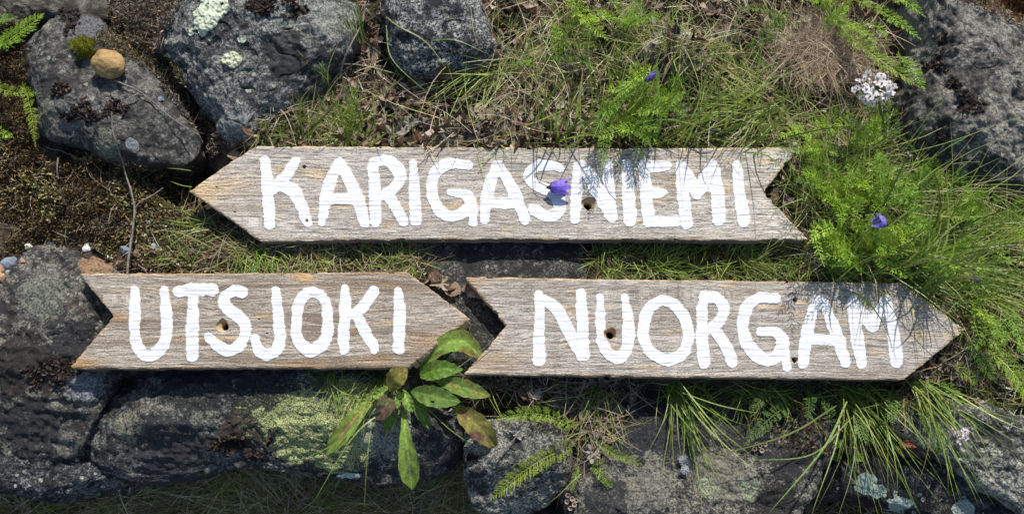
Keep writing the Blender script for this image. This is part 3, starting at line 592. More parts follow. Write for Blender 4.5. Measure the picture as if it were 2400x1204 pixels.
sign(1, 'long wooden arrow board pointing left, painted KARIGASNIEMI in white', [(603, 342), (900, 344), (1240, 346), (1560, 347), (1873, 345), (1831, 398), (1790, 449), (1845, 508), (1896, 563), (1600, 562), (1250, 560), (900, 561), (612, 565), (528, 506), (444, 448), (500, 408), (552, 372)],
     [(563, 366, 3, 2, (0, 0)), (507, 439, 2.6, 2, (0, 0)), (550, 497, 2.8, 2, (0, 0)), (713, 391, 4.5, 3, (0, 0)), (719, 517, 3.2, 2, (0, 0)), (1380, 477, 16, 9.5, (-2, 3))], L1, 0.35)
sign(2, 'wooden arrow board pointing right, painted UTSJOKI in white', [(185, 641), (560, 640), (955, 637), (1028, 692), (1101, 746), (1030, 803), (957, 861), (560, 862), (162, 863), (212, 804), (266, 741), (226, 692)],
     [(521, 763, 15, 9, (4, 0)), (607, 748, 2.6, 2, (0, 0)), (625, 781, 2.8, 2, (0, 0))], L2, 0.8)
sign(3, 'wooden arrow board pointing right, painted NUORGAM in white', [(1088, 648), (1500, 655), (2113, 662), (2190, 717), (2262, 772), (2190, 832), (2120, 889), (1600, 883), (1088, 876), (1138, 820), (1187, 762), (1138, 704)],
     [(1431, 782, 14, 9, (0, 1)), (1864, 702, 6, 4, (0, 0)), (1863, 843, 7, 4, (0, 0))], L3, 0.45)

# ------------------------------------------------------------------ small plant builders
def pick(pal, n, r=rng, jit=0.18):
    pal = np.asarray(pal, float); c = pal[r.integers(0, len(pal), n)]; return np.clip(c * (1 + jit * r.normal(size=(n, 1))) * (1 + 0.06 * r.normal(size=(n, 3))), 0.004, 0.95)
GREEN = [(0.19, 0.27, 0.035), (0.26, 0.34, 0.055), (0.13, 0.20, 0.030), (0.36, 0.43, 0.11), (0.24, 0.34, 0.06), (0.12, 0.19, 0.035)]
STRAW = [(0.40, 0.32, 0.20), (0.27, 0.21, 0.14), (0.50, 0.43, 0.31), (0.22, 0.16, 0.10), (0.34, 0.22, 0.11)]
MIXG = GREEN + GREEN + [STRAW[0], STRAW[4], (0.34, 0.33, 0.12), (0.42, 0.46, 0.17), (0.38, 0.40, 0.12)]
FERN = [(0.24, 0.38, 0.03), (0.31, 0.46, 0.045), (0.17, 0.30, 0.03)]
def blades(G, base, az, L, el, droop, wmm, pal, k=7, curl=0.25, r=rng, tipc=None):
    """az radians in the ground plane, L metres (arrays)"""
    n = len(base); t = np.linspace(0, 1, k)[None]; d = np.stack([np.cos(az), np.sin(az), 0 * az], -1); pz = np.stack([-np.sin(az), np.cos(az), 0 * az], -1)
    cv = r.normal(size=n) * curl
    hx = L[:, None] * t * np.cos(el)[:, None] * (1 + 0.25 * t); up = L[:, None] * (t * np.sin(el)[:, None] - droop[:, None] * t ** 2)
    lat = L[:, None] * cv[:, None] * t ** 2 + L[:, None] * 0.04 * np.sin(t * 5 + r.uniform(0, 6, n)[:, None]) * t
    P = base[:, None] + d[:, None] * hx[..., None] + pz[:, None] * lat[..., None]; P[..., 2] += up
    W = (np.asarray(wmm) * 0.0005)[..., None] * (1 - t ** 3) * (0.75 + 0.25 * np.minimum(1, t * 6)) if np.ndim(wmm) else wmm * 0.0005 * np.ones((n, 1)) * (1 - t ** 3) * (0.75 + 0.25 * np.minimum(1, t * 6))
    side = pz + np.array([0, 0, 1]) * r.normal(size=(n, 1)) * 0.5; side /= np.linalg.norm(side, axis=1)[:, None]
    C = pick(pal, n, r); C = np.repeat(C[:, None], k, 1)
    dry = (r.uniform(size=n) < 0.22)[:, None, None] * (t ** 4)[..., None]; C = C * (1 - dry) + dry * np.array([0.38, 0.27, 0.13])
    ribbons(G, P, W, side, C)
def tuft(label, px, py, n, Lpx, az=90, spread=180, el=50, droop=0.45, w=1.3, pal=GREEN, rad=14, group='grass tufts around the signs', name='grass_tuft', seed=0, mat=None, curl=0.22, cat='grass', lift=0, rad2=None):
    rad = rad2 or rad
    r = np.random.default_rng(abs(seed + int(px) * 7 + int(py))); G = Geo(); b = hit(px, py, lift)
    base = b + np.stack([r.normal(size=n) * rad * PX, r.normal(size=n) * rad * PX * 0.6, r.normal(size=n) * 0.001], -1)
    a = np.radians(az + spread * r.uniform(-0.5, 0.5, n) * (0.6 + 0.4 * r.uniform(size=n))); L = Lpx * PX * r.uniform(0.45, 1.15, n)
    e = np.radians(np.clip(el + r.normal(size=n) * 14, 8, 86)); blades(G, base, a, L, e, droop * r.uniform(0.6, 1.3, n) * np.sin(e), w * r.uniform(0.7, 1.2, n), pal, r=r, curl=curl)
    o = G.build(name, mat or M_grass, loc=b); return tag(o, label, cat, group)
def long_blade(G, pts, z, w, c):
    """a traced blade: photo points with a height above the ground each"""
    P = np.array([at(np.array(float(a)), np.array(float(b)), zz) for (a, b), zz in zip(pts, z)]); P = smooth_path(P, 14)
    t = np.linspace(0, 1, 14); tn = np.gradient(P, axis=0); s = np.cross(tn, [0, 0.15, 1.0]); s /= np.linalg.norm(s, axis=1)[:, None]
    W = w * 0.0005 * (1 - t ** 4) * (0.7 + 0.3 * np.minimum(1, t * 8))
    ribbons(G, P[None], W[None], s[None], np.array([c]))
def frond(px0, py0, px1, py1, hw, bend=0.1, z0=None, z1=0.02, parent=None, npin=26, dens=1.0, pal=FERN, seed=0, curl3=0.35, name='leaf'):
    """a feathery yarrow leaf between two photo points; hw = half width in photo px"""
    r = np.random.default_rng(abs(seed * 31 + int(px0 * 3 + py0))); h0 = hit(px0, py0)[2] if z0 is None else z0; zt = max(z1, hit(px1, py1)[2] + 0.004) if z1 is not None else hit(px1, py1)[2] + 0.006
    A = at(np.array(px0, float), np.array(py0, float), h0 + 0.002); B = at(np.array(px1, float), np.array(py1, float), zt)
    d = B - A; L = np.linalg.norm(d); pr = np.cross(d, [0, 0, 1]); pr /= np.linalg.norm(pr) + 1e-9
    k = 16; t = np.linspace(0, 1, k); arch = 0.12 * L * np.sin(np.pi * t)
    R = A + d * t[:, None] + pr * (bend * L * np.sin(np.pi * t))[:, None]; R[:, 2] += arch
    G = Geo(); c0 = pick(pal, 1, r)[0]; tn = np.gradient(R, axis=0); tn /= np.linalg.norm(tn, axis=1)[:, None]
    sd0 = np.cross(tn, [0, 0, 1.0]); sd0 /= np.linalg.norm(sd0, axis=1)[:, None]; nrm = np.cross(sd0, tn)
    ribbons(G, R[None], (0.0007 * (1 - 0.75 * t))[None], sd0[None], np.array([c0 * np.array([1.2, 1.1, 1.3])]))
    n = int(npin * dens); s = np.linspace(0.12, 0.985, n); s = np.repeat(s, 2) + r.normal(size=2 * n) * 0.006; sg = np.tile([1, -1], n)
    s = np.clip(s, 0.1, 0.99); ix = s * (k - 1); i0 = np.minimum(ix.astype(int), k - 2); f = (ix - i0)[:, None]
    O = R[i0] * (1 - f) + R[i0 + 1] * f; tt = tn[i0]; ss = sd0[i0]; nn = nrm[i0]
    ln = hw * PX * (np.clip(np.sin(np.pi * np.clip(s, 0, 1) ** 0.8), 0, 1) ** 0.55) * r.uniform(0.8, 1.12, 2 * n) * (1 - 0.35 * (s > 0.9))
    lift = r.normal(size=2 * n) * curl3 + 0.25
    D = ss * sg[:, None] * 1.0 + tt * (0.45 + 0.5 * s[:, None] ** 3) + nn * lift[:, None]; D /= np.linalg.norm(D, axis=1)[:, None]
    tp = np.linspace(0, 1, 3)[None]; P = O[:, None] + D[:, None] * (ln[:, None] * tp)[..., None] + tt[:, None] * (ln[:, None] * 0.18 * tp ** 2)[..., None]
    C = np.clip(c0 * (1 + 0.15 * r.normal(size=(2 * n, 1))), 0.01, 0.9)
    sw = tt + nn * r.normal(size=(2 * n, 1)) * 0.4; sw /= np.linalg.norm(sw, axis=1)[:, None]
    ribbons(G, P, np.full((2 * n, 1), 0.00055) * (1.1 - 0.8 * tp), sw, C)
    for q in (0.3, 0.5, 0.7, 0.88):            # side teeth on every pinna
        for sgn in (1, -1):
            bo = O + D * (ln * q)[:, None] + tt * (ln * 0.18 * q * q)[:, None]; bd = D * 0.75 + sgn * sw * 0.75 + nn * (r.normal(size=(2 * n, 1)) * 0.45 + 0.1)
            bl = ln * 0.36 * (1.05 - 0.5 * q) * r.uniform(0.7, 1.2, 2 * n); PP = np.stack([bo, bo + bd * bl[:, None]], 1)
            ribbons(G, PP, np.tile([[0.00050, 0.00016]], (2 * n, 1)), np.cross(bd, nn + 0.3 * sw) / (np.linalg.norm(np.cross(bd, nn + 0.3 * sw), axis=1)[:, None] + 1e-9), C * 1.05)
    return G.build(name, M_grass, parent)
def yarrow(label, base, fr, group='feathery yarrow plants', **kw):
    root = empty('yarrow_plant', hit(*base)); tag(root, label, 'plant', group)
    for q, f_ in enumerate(fr):
        frond(*f_[:5], bend=f_[5] if len(f_) > 5 else 0.06, z1=f_[6] if len(f_) > 6 else None, parent=root, seed=q + int(base[0]), npin=max(14, int(math.hypot(f_[0] - f_[2], f_[1] - f_[3]) / 5.2)), **kw)
    return root
def scatter(G, pts, size, aspect, pal, r=rng, up=0.5, zoff=(0, 0.004), fold=0.3, zmax=9):
    """many small leaflets; pts (n,2) photo places"""
    B = hits(pts); B = B[B[:, 2] < zmax]; n = len(B); B[:, 2] += r.uniform(*zoff, n); sz = size * r.uniform(0.5, 1.4, n)
    d = r.normal(size=(n, 3)); d[:, 2] = np.abs(d[:, 2]) * up; d /= np.linalg.norm(d, axis=1)[:, None]
    s = np.cross(d, r.normal(size=(n, 3)) + np.array([0, 0, 1.2])); s /= np.linalg.norm(s, axis=1)[:, None] + 1e-9; nr_ = np.cross(s, d)
    t = np.array([0, 0.5, 1.0])[None]; P = B[:, None] + d[:, None] * (sz[:, None] * t)[..., None] + nr_[:, None] * (fold * sz[:, None] * t ** 2)[..., None]
    W = sz[:, None] * aspect * np.array([[0.35, 0.5, 0.08]]); ribbons(G, P, W, s, pick(pal, n, r, 0.3))
def straws(G, pts, Lpx, wmm, pal, r=rng, lift=0.006, curl=0.5, zmax=9):
    B = hits(pts); B = B[B[:, 2] < zmax]; n = len(B); B[:, 2] += r.uniform(0.0, lift, n); az = r.uniform(0, 2 * np.pi, n)
    blades(G, B, az, Lpx * PX * r.uniform(0.3, 1.2, n), np.radians(r.uniform(0, 22, n)), r.uniform(0.05, 0.25, n), wmm * r.uniform(0.6, 1.3, n), pal, k=6, curl=curl, r=r)

# ------------------------------------------------------------------ ground cover that nobody could count
MEADOW = [(565, 348), (650, 262), (780, 205), (835, 140), (850, -40), (895, -40), (890, 170), (960, 190), (1060, 200), (1165, 160), (1120, -40), (2090, -40), (2110, 120), (2100, 330), (2200, 420), (2450, 470), (2450, 960), (2300, 940), (2150, 900), (2262, 772), (2113, 668), (1895, 650), (1800, 450), (1873, 350)]
MIDR = [(1380, 570), (1900, 565), (2120, 668), (1400, 655)]
MIDL = [(440, 470), (612, 560), (980, 570), (1010, 640), (960, 660), (470, 650), (380, 600)]
MOSSL = [(-40, 330), (60, 330), (130, 345), (300, 385), (400, 400), (470, 480), (560, 545), (620, 590), (560, 650), (300, 650), (230, 585), (110, 560), (30, 610), (-40, 600)]
HEATH = [(262, -30), (440, -30), (405, 55), (370, 120), (420, 180), (500, 300), (550, 350), (500, 372), (470, 320), (380, 200), (320, 110), (255, 65)]
EDGEL = [(-40, 30), (60, 60), (70, 200), (90, 330), (-40, 350)]
LOWB = [(-40, 1135), (260, 1160), (420, 1095), (650, 1085), (1090, 1090), (1110, 1250), (-40, 1250)]
LOWR = [(1850, 1150), (2000, 1165), (2200, 1195), (2420, 1260), (1820, 1260)]
UNDER = [(1040, 880), (1500, 885), (1480, 960), (1420, 1060), (1370, 1110), (1330, 1020), (1150, 960), (1060, 960)]
UNDR = [(1740, 890), (2120, 895), (2200, 920), (2120, 1060), (1960, 1070), (1830, 1060), (1780, 1000)]
RBOT = [(2130, 890), (2260, 780), (2450, 800), (2450, 960), (2300, 945), (2160, 915)]
BROWNS = [(0.10, 0.065, 0.040), (0.19, 0.135, 0.09), (0.30, 0.24, 0.17), (0.06, 0.042, 0.03), (0.23, 0.16, 0.11), (0.38, 0.33, 0.26), (0.14, 0.085, 0.05)]
MOSSC = [(0.040, 0.028, 0.013), (0.065, 0.042, 0.018), (0.025, 0.017, 0.010), (0.11, 0.09, 0.035), (0.10, 0.055, 0.025), (0.17, 0.14, 0.06), (0.20, 0.12, 0.045)]
GREYM = [(0.22, 0.18, 0.145), (0.14, 0.11, 0.085), (0.30, 0.26, 0.21), (0.10, 0.075, 0.055), (0.17, 0.12, 0.08)]
def stuff(name, fn, mat, label, cat):
    G = Geo(); fn(G); o = G.build(name, mat, loc=np.zeros(3)); return tag(o, label, cat, None, 'stuff')
def _litter(G):
    scatter(G, sample(MEADOW, 9000, clump=0.15, seed=3), 0.0075, 0.42, BROWNS, zoff=(0, 0.006), up=0.5)
    scatter(G, sample(MEADOW, 3900, clump=0.35, seed=13), 0.0145, 0.55, BROWNS + [(0.07, 0.045, 0.03), (0.30, 0.25, 0.2)], zoff=(0.001, 0.011), up=0.45, fold=0.5)
    scatter(G, sample(RBOT, 1600), 0.008, 0.5, BROWNS + [(0.42, 0.36, 0.30)], zoff=(0, 0.008))
    scatter(G, sample(UNDER, 1300), 0.008, 0.4, BROWNS[:4] + GREYM, zoff=(0, 0.006))
    scatter(G, sample(MIDL, 1500), 0.006, 0.35, BROWNS, zoff=(0, 0.006)); scatter(G, sample(MIDR, 1200), 0.006, 0.35, BROWNS, zoff=(0, 0.006))
    scatter(G, sample(LOWB, 2400), 0.012, 0.4, BROWNS + GREYM, zoff=(0, 0.02), zmax=-.13); scatter(G, sample(LOWR, 500), 0.012, 0.4, BROWNS, zoff=(0, 0.02), zmax=-.13)
    scatter(G, sample(UNDR, 1400), 0.006, 0.35, MOSSC + BROWNS[:2], zoff=(0, 0.01))
stuff('leaf_litter', _litter, M_dry, 'crumbled brown leaf litter covering the soil between the stones', 'leaf litter')
def _straw(G):
    straws(G, sample(MEADOW, 3700, clump=0.5, seed=8), 75, 0.9, STRAW + [(0.56, 0.51, 0.40), (0.50, 0.43, 0.30), (0.13, 0.09, 0.06)], lift=0.018)
    straws(G, sample(UNDER, 420), 80, 0.8, STRAW[:4] + [(0.08, 0.06, 0.045)], lift=0.014); straws(G, sample(MIDL, 500), 60, 0.8, STRAW, lift=0.01)
    straws(G, sample(LOWB, 3000), 110, 1.1, STRAW + [(0.16, 0.15, 0.05)], lift=0.05, zmax=-.13); straws(G, sample(LOWR, 500), 110, 1.1, STRAW + [(0.16, 0.15, 0.05)], lift=0.05, zmax=-.13)
    straws(G, sample(MOSSL, 420), 42, 0.7, STRAW, lift=0.006); straws(G, sample(HEATH, 160), 40, 0.7, STRAW, lift=0.006); straws(G, sample(RBOT, 260), 60, 0.8, STRAW)
stuff('dry_straw', _straw, M_dry, 'thin bleached dead grass stalks tangled over the leaf litter', 'straw')
def _moss(G):
    scatter(G, sample(MOSSL, 21000, clump=0.1, seed=5), 0.0040, 0.42, MOSSC, zoff=(0, 0.005), up=1.6)
    scatter(G, sample(MOSSL, 3500, clump=0.5, seed=6), 0.0050, 0.5, [(0.24, 0.14, 0.05), (0.24, 0.23, 0.09), (0.34, 0.27, 0.16), (0.16, 0.18, 0.05)], zoff=(0.002, 0.007), up=1.6)
    scatter(G, sample(EDGEL, 3500), 0.005, 0.35, MOSSC + [(0.17, 0.09, 0.04)], zoff=(0, 0.006), up=1.4)
    scatter(G, sample([(170, 545), (330, 560), (320, 640), (480, 650), (560, 640), (470, 500), (300, 480)], 3000), 0.0035, 0.4, GREYM + BROWNS, zoff=(0.002, 0.006))
stuff('moss', _moss, M_dry, 'brown and olive moss mat filling the left side between boulders', 'moss')
def _heath(G):
    scatter(G, sample(HEATH, 9000, seed=1), 0.0052, 0.30, GREYM, zoff=(0, 0.009), up=1.5)
    scatter(G, sample([(262, 25), (245, 60), (225, 95), (330, 150), (450, 250), (420, 160), (300, 60)], 2200), 0.004, 0.35, [(0.11, 0.10, 0.02), (0.16, 0.14, 0.03), (0.10, 0.06, 0.02), (0.22, 0.15, 0.09)], zoff=(0.001, 0.008), up=1.4)
    scatter(G, sample([(2170, -40), (2450, -40), (2450, 60), (2380, 60), (2280, 15)], 2600), 0.006, 0.2, [(0.16, 0.08, 0.03), (0.22, 0.14, 0.06), (0.10, 0.05, 0.02)], zoff=(0, 0.01), up=1.0)
stuff('heath_moss', _heath, M_dry, 'greyish brown dried moss spilling down between the two left boulders', 'moss')
def field(G, poly, n, L, pal, w=1.1, el=(20, 65), clump=0.25, seed=0, az=None, droop=0.45, zmax=9):
    r = np.random.default_rng(seed + 900); B = hits(sample(poly, n, r, clump, seed)); B = B[B[:, 2] < zmax]; m = len(B)
    a = r.uniform(0, 2 * np.pi, m) if az is None else np.radians(az[0] + r.normal(size=m) * az[1])
    e = np.radians(r.uniform(*el, m)); blades(G, B, a, L * PX * r.uniform(0.3, 1.25, m), e, droop * np.sin(e) * r.uniform(0.6, 1.4, m), w * r.uniform(0.7, 1.25, m), pal, k=6, r=r)
def _grass(G):
    field(G, [(1840, 360), (1950, 300), (2150, 400), (2420, 470), (2420, 700), (2262, 760), (2130, 660), (1900, 630)], 420, 250, [(0.36, 0.43, 0.11), (0.42, 0.46, 0.17), (0.30, 0.38, 0.08), (0.45, 0.38, 0.22)], w=1.2, el=(25, 60), seed=31, clump=0, az=(10, 60))
    field(G, [(900, 200), (1300, 40), (1900, 60), (2050, 200), (1880, 340), (1000, 340)], 420, 170, [(0.36, 0.43, 0.11), (0.42, 0.46, 0.17), (0.50, 0.43, 0.27)], w=1.1, el=(12, 45), seed=32, clump=0)
    field(G, MEADOW, 1900, 85, MIXG, seed=1, clump=0.5)
    field(G, [(1150, 60), (1400, 0), (1700, 100), (1900, 250), (1870, 350), (1500, 350), (1200, 260)], 850, 105, MIXG, seed=2, clump=0.4)
    field(G, [(560, 345), (640, 270), (780, 220), (860, 260), (900, 345)], 620, 70, MIXG, seed=3)
    field(G, [(1820, 380), (1900, 300), (2120, 330), (2300, 480), (2420, 520), (2420, 760), (2262, 772), (2113, 660), (1890, 640), (1890, 560)], 1300, 125, GREEN, seed=4, clump=0.1)
    field(G, MIDR, 1100, 80, GREEN + [STRAW[3]], seed=5, clump=0); field(G, MIDL, 620, 70, GREEN + STRAW[:2], seed=6)
    field(G, LOWB, 7000, 230, [(0.30, 0.33, 0.09), (0.42, 0.39, 0.16), (0.24, 0.27, 0.06), (0.55, 0.48, 0.28)], w=1.3, seed=7, clump=0.3, zmax=-.13)
    field(G, LOWR, 800, 150, [(0.22, 0.24, 0.06), (0.3, 0.27, 0.1)], w=1.3, seed=8, zmax=-.13)
    field(G, [(740, 872), (1000, 872), (980, 930), (800, 940)], 110, 60, GREEN + STRAW[:1], seed=9, az=(270, 50)); field(G, UNDER, 170, 90, MIXG, seed=10)
    field(G, [(1500, 890), (2100, 898), (2150, 950), (1900, 960), (1600, 930)], 420, 95, GREEN, seed=11, az=(270, 60)); field(G, RBOT, 260, 100, GREEN, seed=12)
stuff('grass', _grass, M_grass, 'mixed short green and yellowing grass growing all round the signs', 'grass')

# ------------------------------------------------------------------ grass tufts that can be told apart
T_ = [
 ('few upright green blades at the right edge of the pale-rosette boulder', 762, 190, 14, 130, 120, 50, 55),
 ('thin green tuft leaning left beside the mottled rock, at the top edge', 835, 95, 20, 140, 110, 60, 55),
 ('loose yellow-green tuft just above the letters K and A of the long sign', 680, 325, 46, 90, 90, 150, 40),
 ('green tuft between boulder and small upright yarrow leaf above the long sign', 790, 300, 34, 100, 80, 140, 45),
 ('pale green tuft sweeping down-left from the foot of the mottled rock', 1170, 150, 60, 190, 215, 70, 28),
 ('tuft spreading to both sides on the right of the mottled rock', 1190, 160, 40, 150, 20, 150, 35),
 ('tall bright tuft near the top edge, right of the mottled rock', 1330, 95, 60, 120, 60, 110, 50),
 ('dense tuft with reddish blades leaning right, top centre of the photo', 1440, 120, 90, 150, 40, 70, 45),
 ('spiky tuft in front of the pale lichen-crusted stone', 1450, 200, 60, 120, 70, 140, 50),
 ('wide sprawling tuft above the letters I E M of the long sign', 1620, 300, 110, 190, 10, 140, 25),
 ('tangled grass tuft below the straw-coloured clump', 1790, 250, 90, 190, 190, 120, 25),
 ('grass tuft standing at the upper right prong of the long sign', 1780, 325, 50, 120, 60, 180, 40),
 ('long arching blades crossing the big grey boulder', 2110, 430, 42, 330, 28, 50, 35),
 ('dense long-bladed tuft in the green mass right of the notch', 1930, 500, 120, 160, 60, 240, 50),
 ('long fine grass sweeping right over the soil at the right edge', 2180, 640, 110, 270, -10, 90, 30),
 ('grass leaning over the upper slope of the right sign tip', 2090, 620, 80, 190, -25, 70, 35),
 ('bright green tuft pushing out below the left point of the long sign', 600, 600, 80, 100, 285, 130, 45),
 ('green blades reaching left from under the left point of the long sign', 520, 530, 18, 150, 178, 40, 15),
 ('short green tuft between the long sign and the letters J O', 730, 612, 60, 80, 270, 200, 45),
 ('grass tuft above the tip of the lower left sign', 930, 620, 44, 100, 100, 220, 40),
 ('bright tuft in the gap above the letters O R of the right sign', 1545, 630, 70, 110, 30, 180, 35),
 ('tuft in the gap directly under the letters E M of the long sign', 1750, 615, 80, 120, 20, 200, 35),
 ('dark green tuft hanging from under the right end of the lower left sign', 905, 880, 46, 140, 250, 120, 45),
 ('thin hanging tuft over the map lichen', 790, 868, 14, 90, 268, 50, 30),
 ('fan of long blades below the letters O R of the right sign', 1575, 900, 34, 230, 292, 90, 25),
 ('spread tuft under the letter U of the right sign', 1400, 905, 26, 140, 270, 170, 30),
 ('large fan of long green blades below the letter M of the right sign', 1990, 910, 60, 250, 285, 70, 30),
 ('blades trailing down-right from the lower corner of the right sign', 2150, 890, 40, 240, 300, 60, 30),
 ('grass tuft beside the tip of the right sign at the photo edge', 2330, 640, 60, 200, 200, 150, 40),
 ('upright thin stems along the top edge above the letter K of the long sign', 700, 322, 14, 210, 60, 120, 74),
 ('upright thin stems along the top edge above the letter A of the long sign', 820, 325, 12, 190, 60, 120, 74),
 ('upright stems at the top edge above the letters A S of the long sign', 1330, 322, 34, 330, 50, 120, 74),
 ('upright stems at the top edge above the letter N of the long sign', 1440, 320, 48, 320, 50, 120, 74),
 ('upright stems at the top edge above the letter E of the long sign', 1590, 322, 34, 300, 50, 140, 74),
 ('upright stems at the upper right corner of the long sign', 1730, 318, 22, 270, 30, 140, 72),
 ('upright stems above the letter A of the right sign', 1960, 640, 34, 300, 40, 140, 74),
 ('upright stems behind the upper slope of the right sign', 2120, 640, 64, 360, 40, 140, 74),
 ('upright stems at the tip of the right sign', 2200, 690, 22, 280, 20, 140, 74),
]
for k, (lab, px, py, n, L, az, spr, el) in enumerate(T_):
    long_ = L > 180
    T_[k] = (px, py, L, az), tuft(lab, px, py, n, L, az, spr, el, w=3.0 if el > 70 else (1.7 if long_ else 1.4), pal=MIXG if k in (2, 3, 4, 5, 7, 9, 10) else GREEN, rad=14 if n < 50 else 26, rad2=46 if el > 70 else None, seed=k, droop=0.18 if el > 70 else 0.5)
tuft('round straw-coloured dead clump above the white yarrow flower', 1925, 150, 1500, 95, 200, 360, 30, 0.25, 0.8, [(0.42, 0.32, 0.22), (0.34, 0.25, 0.17), (0.52, 0.42, 0.31), (0.22, 0.15, 0.10)], rad=52, curl=0.4, name='dead_grass_clump', mat=M_dry, group=None, cat='dead grass', lift=0.03, seed=77)
# traced single blades
BL = [([(730, 110), (700, 70), (640, 55)], (0.09, .10, .10), 2), ([(905, 40), (935, 62), (1000, 100), (1048, 165)], (.07, .085, .08, .07), 3), ([(1010, 95), (1070, 95), (1150, 130)], (.075, .08, .07), 2.2),
      ([(905, 60), (920, 140), (1010, 225)], (.04, .06, .04), 2.5), ([(1130, 205), (1165, 190), (1210, 135)], (.03, .05, .06), 2.5), ([(2010, 380), (2200, 340), (2420, 262)], (.05, .09, .12), 1.8),
      ([(2050, 500), (2250, 440), (2420, 405)], (.05, .08, .09), 1.8), ([(1960, 490), (2150, 450), (2420, 450)], (.05, .07, .09), 1.8), ([(1960, 950), (1840, 1020), (1620, 1082)], (.03, .05, .03), 3.6), ([(1985, 940), (1930, 1050), (1800, 1204)], (.03, .06, .06), 4.2),
      ([(1990, 985), (1900, 1065), (1750, 1078)], (.03, .05, .03), 3), ([(920, 950), (830, 1020), (735, 1175)], (.01, .03, .0), 3), ([(870, 1000), (860, 1080), (853, 1204)], (.01, .01, -.03), 2.6), ([(870, 960), (800, 1030), (700, 1080)], (.0, .02, .0), 2.6),
      ([(1590, 890), (1680, 1000), (1780, 1080)], (.02, .04, .02), 2.6), ([(1600, 920), (1690, 950), (1780, 968)], (.02, .04, .03), 2.6), ([(2170, 900), (2200, 1030), (2260, 1180)], (.02, .03, .0), 2.4), ([(2110, 960), (2190, 1060), (2208, 1100)], (.02, .03, .01), 2.6),
      ([(975, 930), (1060, 1010), (1140, 1058)], (.0, .02, .0), 2.2), ([(448, 400), (420, 396), (390, 394)], (.03, .03, .03), 2), ([(450, 438), (425, 434), (398, 424)], (.03, .03, .03), 2.2), ([(515, 590), (420, 545), (350, 540)], (.01, .02, .02), 2.6), ([(2085, 640), (2200, 720), (2330, 860)], (.06, .08, .07), 2), ([(2000, 575), (2200, 600), (2420, 680)], (.06, .09, .09), 2.2),
      ([(1262, 350), (1330, 352), (1395, 330)], (.045, .05, .06), 2.0), ([(1130, 372), (1200, 366), (1290, 352)], (.042, .045, .05), 1.6), ([(1465, 405), (1440, 370), (1420, 330)], (.07, .07, .05), 2.2)]
r5 = np.random.default_rng(5)
for k, (pts, z, w_) in enumerate(BL):
    zz = [max(zv, hit(*q)[2] + 0.006) if k not in (23, 24, 25) else zv for q, zv in zip(pts, z)]
    G = Geo(); long_blade(G, pts, zz, w_ * 0.62, pick([(0.17, 0.25, 0.04), (0.22, 0.28, 0.07)], 1, r5)[0])
    own = min(T_, key=lambda q: min(math.hypot(q[0][0] - a, q[0][1] - b) for a, b in pts))[1]; G.build('blade', M_grass, own)

# ------------------------------------------------------------------ yarrow
def rand_leaves(base, n, L, spread=(0, 360), hw=15, zt=(0.05, 0.11), seed=0):
    r = np.random.default_rng(seed); out = []
    for k in range(n):
        a = math.radians(r.uniform(*spread)); l = L * r.uniform(0.6, 1.15); bx, by = base[0] + r.normal() * 16, base[1] + r.normal() * 12
        out.append((bx, by, bx + math.cos(a) * l, by - math.sin(a) * l, hw * r.uniform(0.75, 1.2), r.uniform(-0.18, 0.18), r.uniform(*zt)))
    return out
yarrow('bright green yarrow plant at the upper left edge of the photo', (-5, 130), [(-30, 125, 104, 32, 24, 0.12, .06), (-20, 150, 98, 218, 18, 0.2, .05), (50, 190, 84, 345, 16, -0.08, .05), (-20, 280, 32, 322, 16, 0.1, .04), (-40, 60, 40, 40, 16, 0.05, .04)], dens=1.5)
yarrow('small upright yarrow leaf above the second letter of the long sign', (810, 345), [(806, 352, 826, 205, 15, 0.06, .03)])
yarrow('yarrow plant with short leaves right of the mottled rock', (1290, 150), [(1300, 160, 1300, 55, 17, .05, .05), (1290, 140, 1395, 165, 13, -.08, .05), (1195, 158, 1258, 140, 10, .05, .04), (1300, 100, 1350, 20, 16, .1, .06), (1310, 90, 1400, 110, 14, .1, .06)])
yarrow('large soft yarrow plant at the top edge, centre of the photo', (1440, 60), [(1340, -20, 1425, 95, 26, .1, .08), (1400, 120, 1330, 5, 22, .05, .08), (1460, 80, 1500, -20, 18, .05, .07), (1450, 70, 1560, 30, 15, .05, .06)] + rand_leaves((1450, 60), 6, 90, seed=2))
yarrow('tall bright yarrow cluster whose leaf hangs over the long sign', (1470, 290), [(1530, 190, 1390, 325, 24, .08, .10), (1420, 240, 1408, 408, 20, .0, .09), (1540, 170, 1450, 230, 20, .05, .11), (1600, 200, 1480, 270, 20, -.1, .10), (1480, 330, 1400, 260, 18, .1, .09), (1560, 340, 1440, 300, 18, .0, .09)] + rand_leaves((1490, 265), 14, 105, seed=3, hw=23, zt=(.07, .12)), dens=1.1)
yarrow('dark green yarrow leaf leaning right above the dead straw clump', (1750, 120), [(1740, 135, 1850, 22, 22, .04, .06), (1850, 60, 1720, 30, 14, .08, .05), (1760, 120, 1800, 170, 14, .05, .04)])
yarrow('yarrow plant with long leaves reaching over the big grey boulder', (1960, 60), [(1890, -20, 2170, 42, 24, -.08, .10), (1930, 20, 2165, 210, 26, .12, .10), (2000, 0, 2160, 95, 18, .05, .11), (1880, 100, 1990, 10, 18, .05, .07), (1960, 60, 1880, 0, 18, .1, .07), (2100, 130, 2168, 215, 20, .05, .11)] + rand_leaves((1960, 50), 10, 110, seed=4, hw=18), dens=1.2)
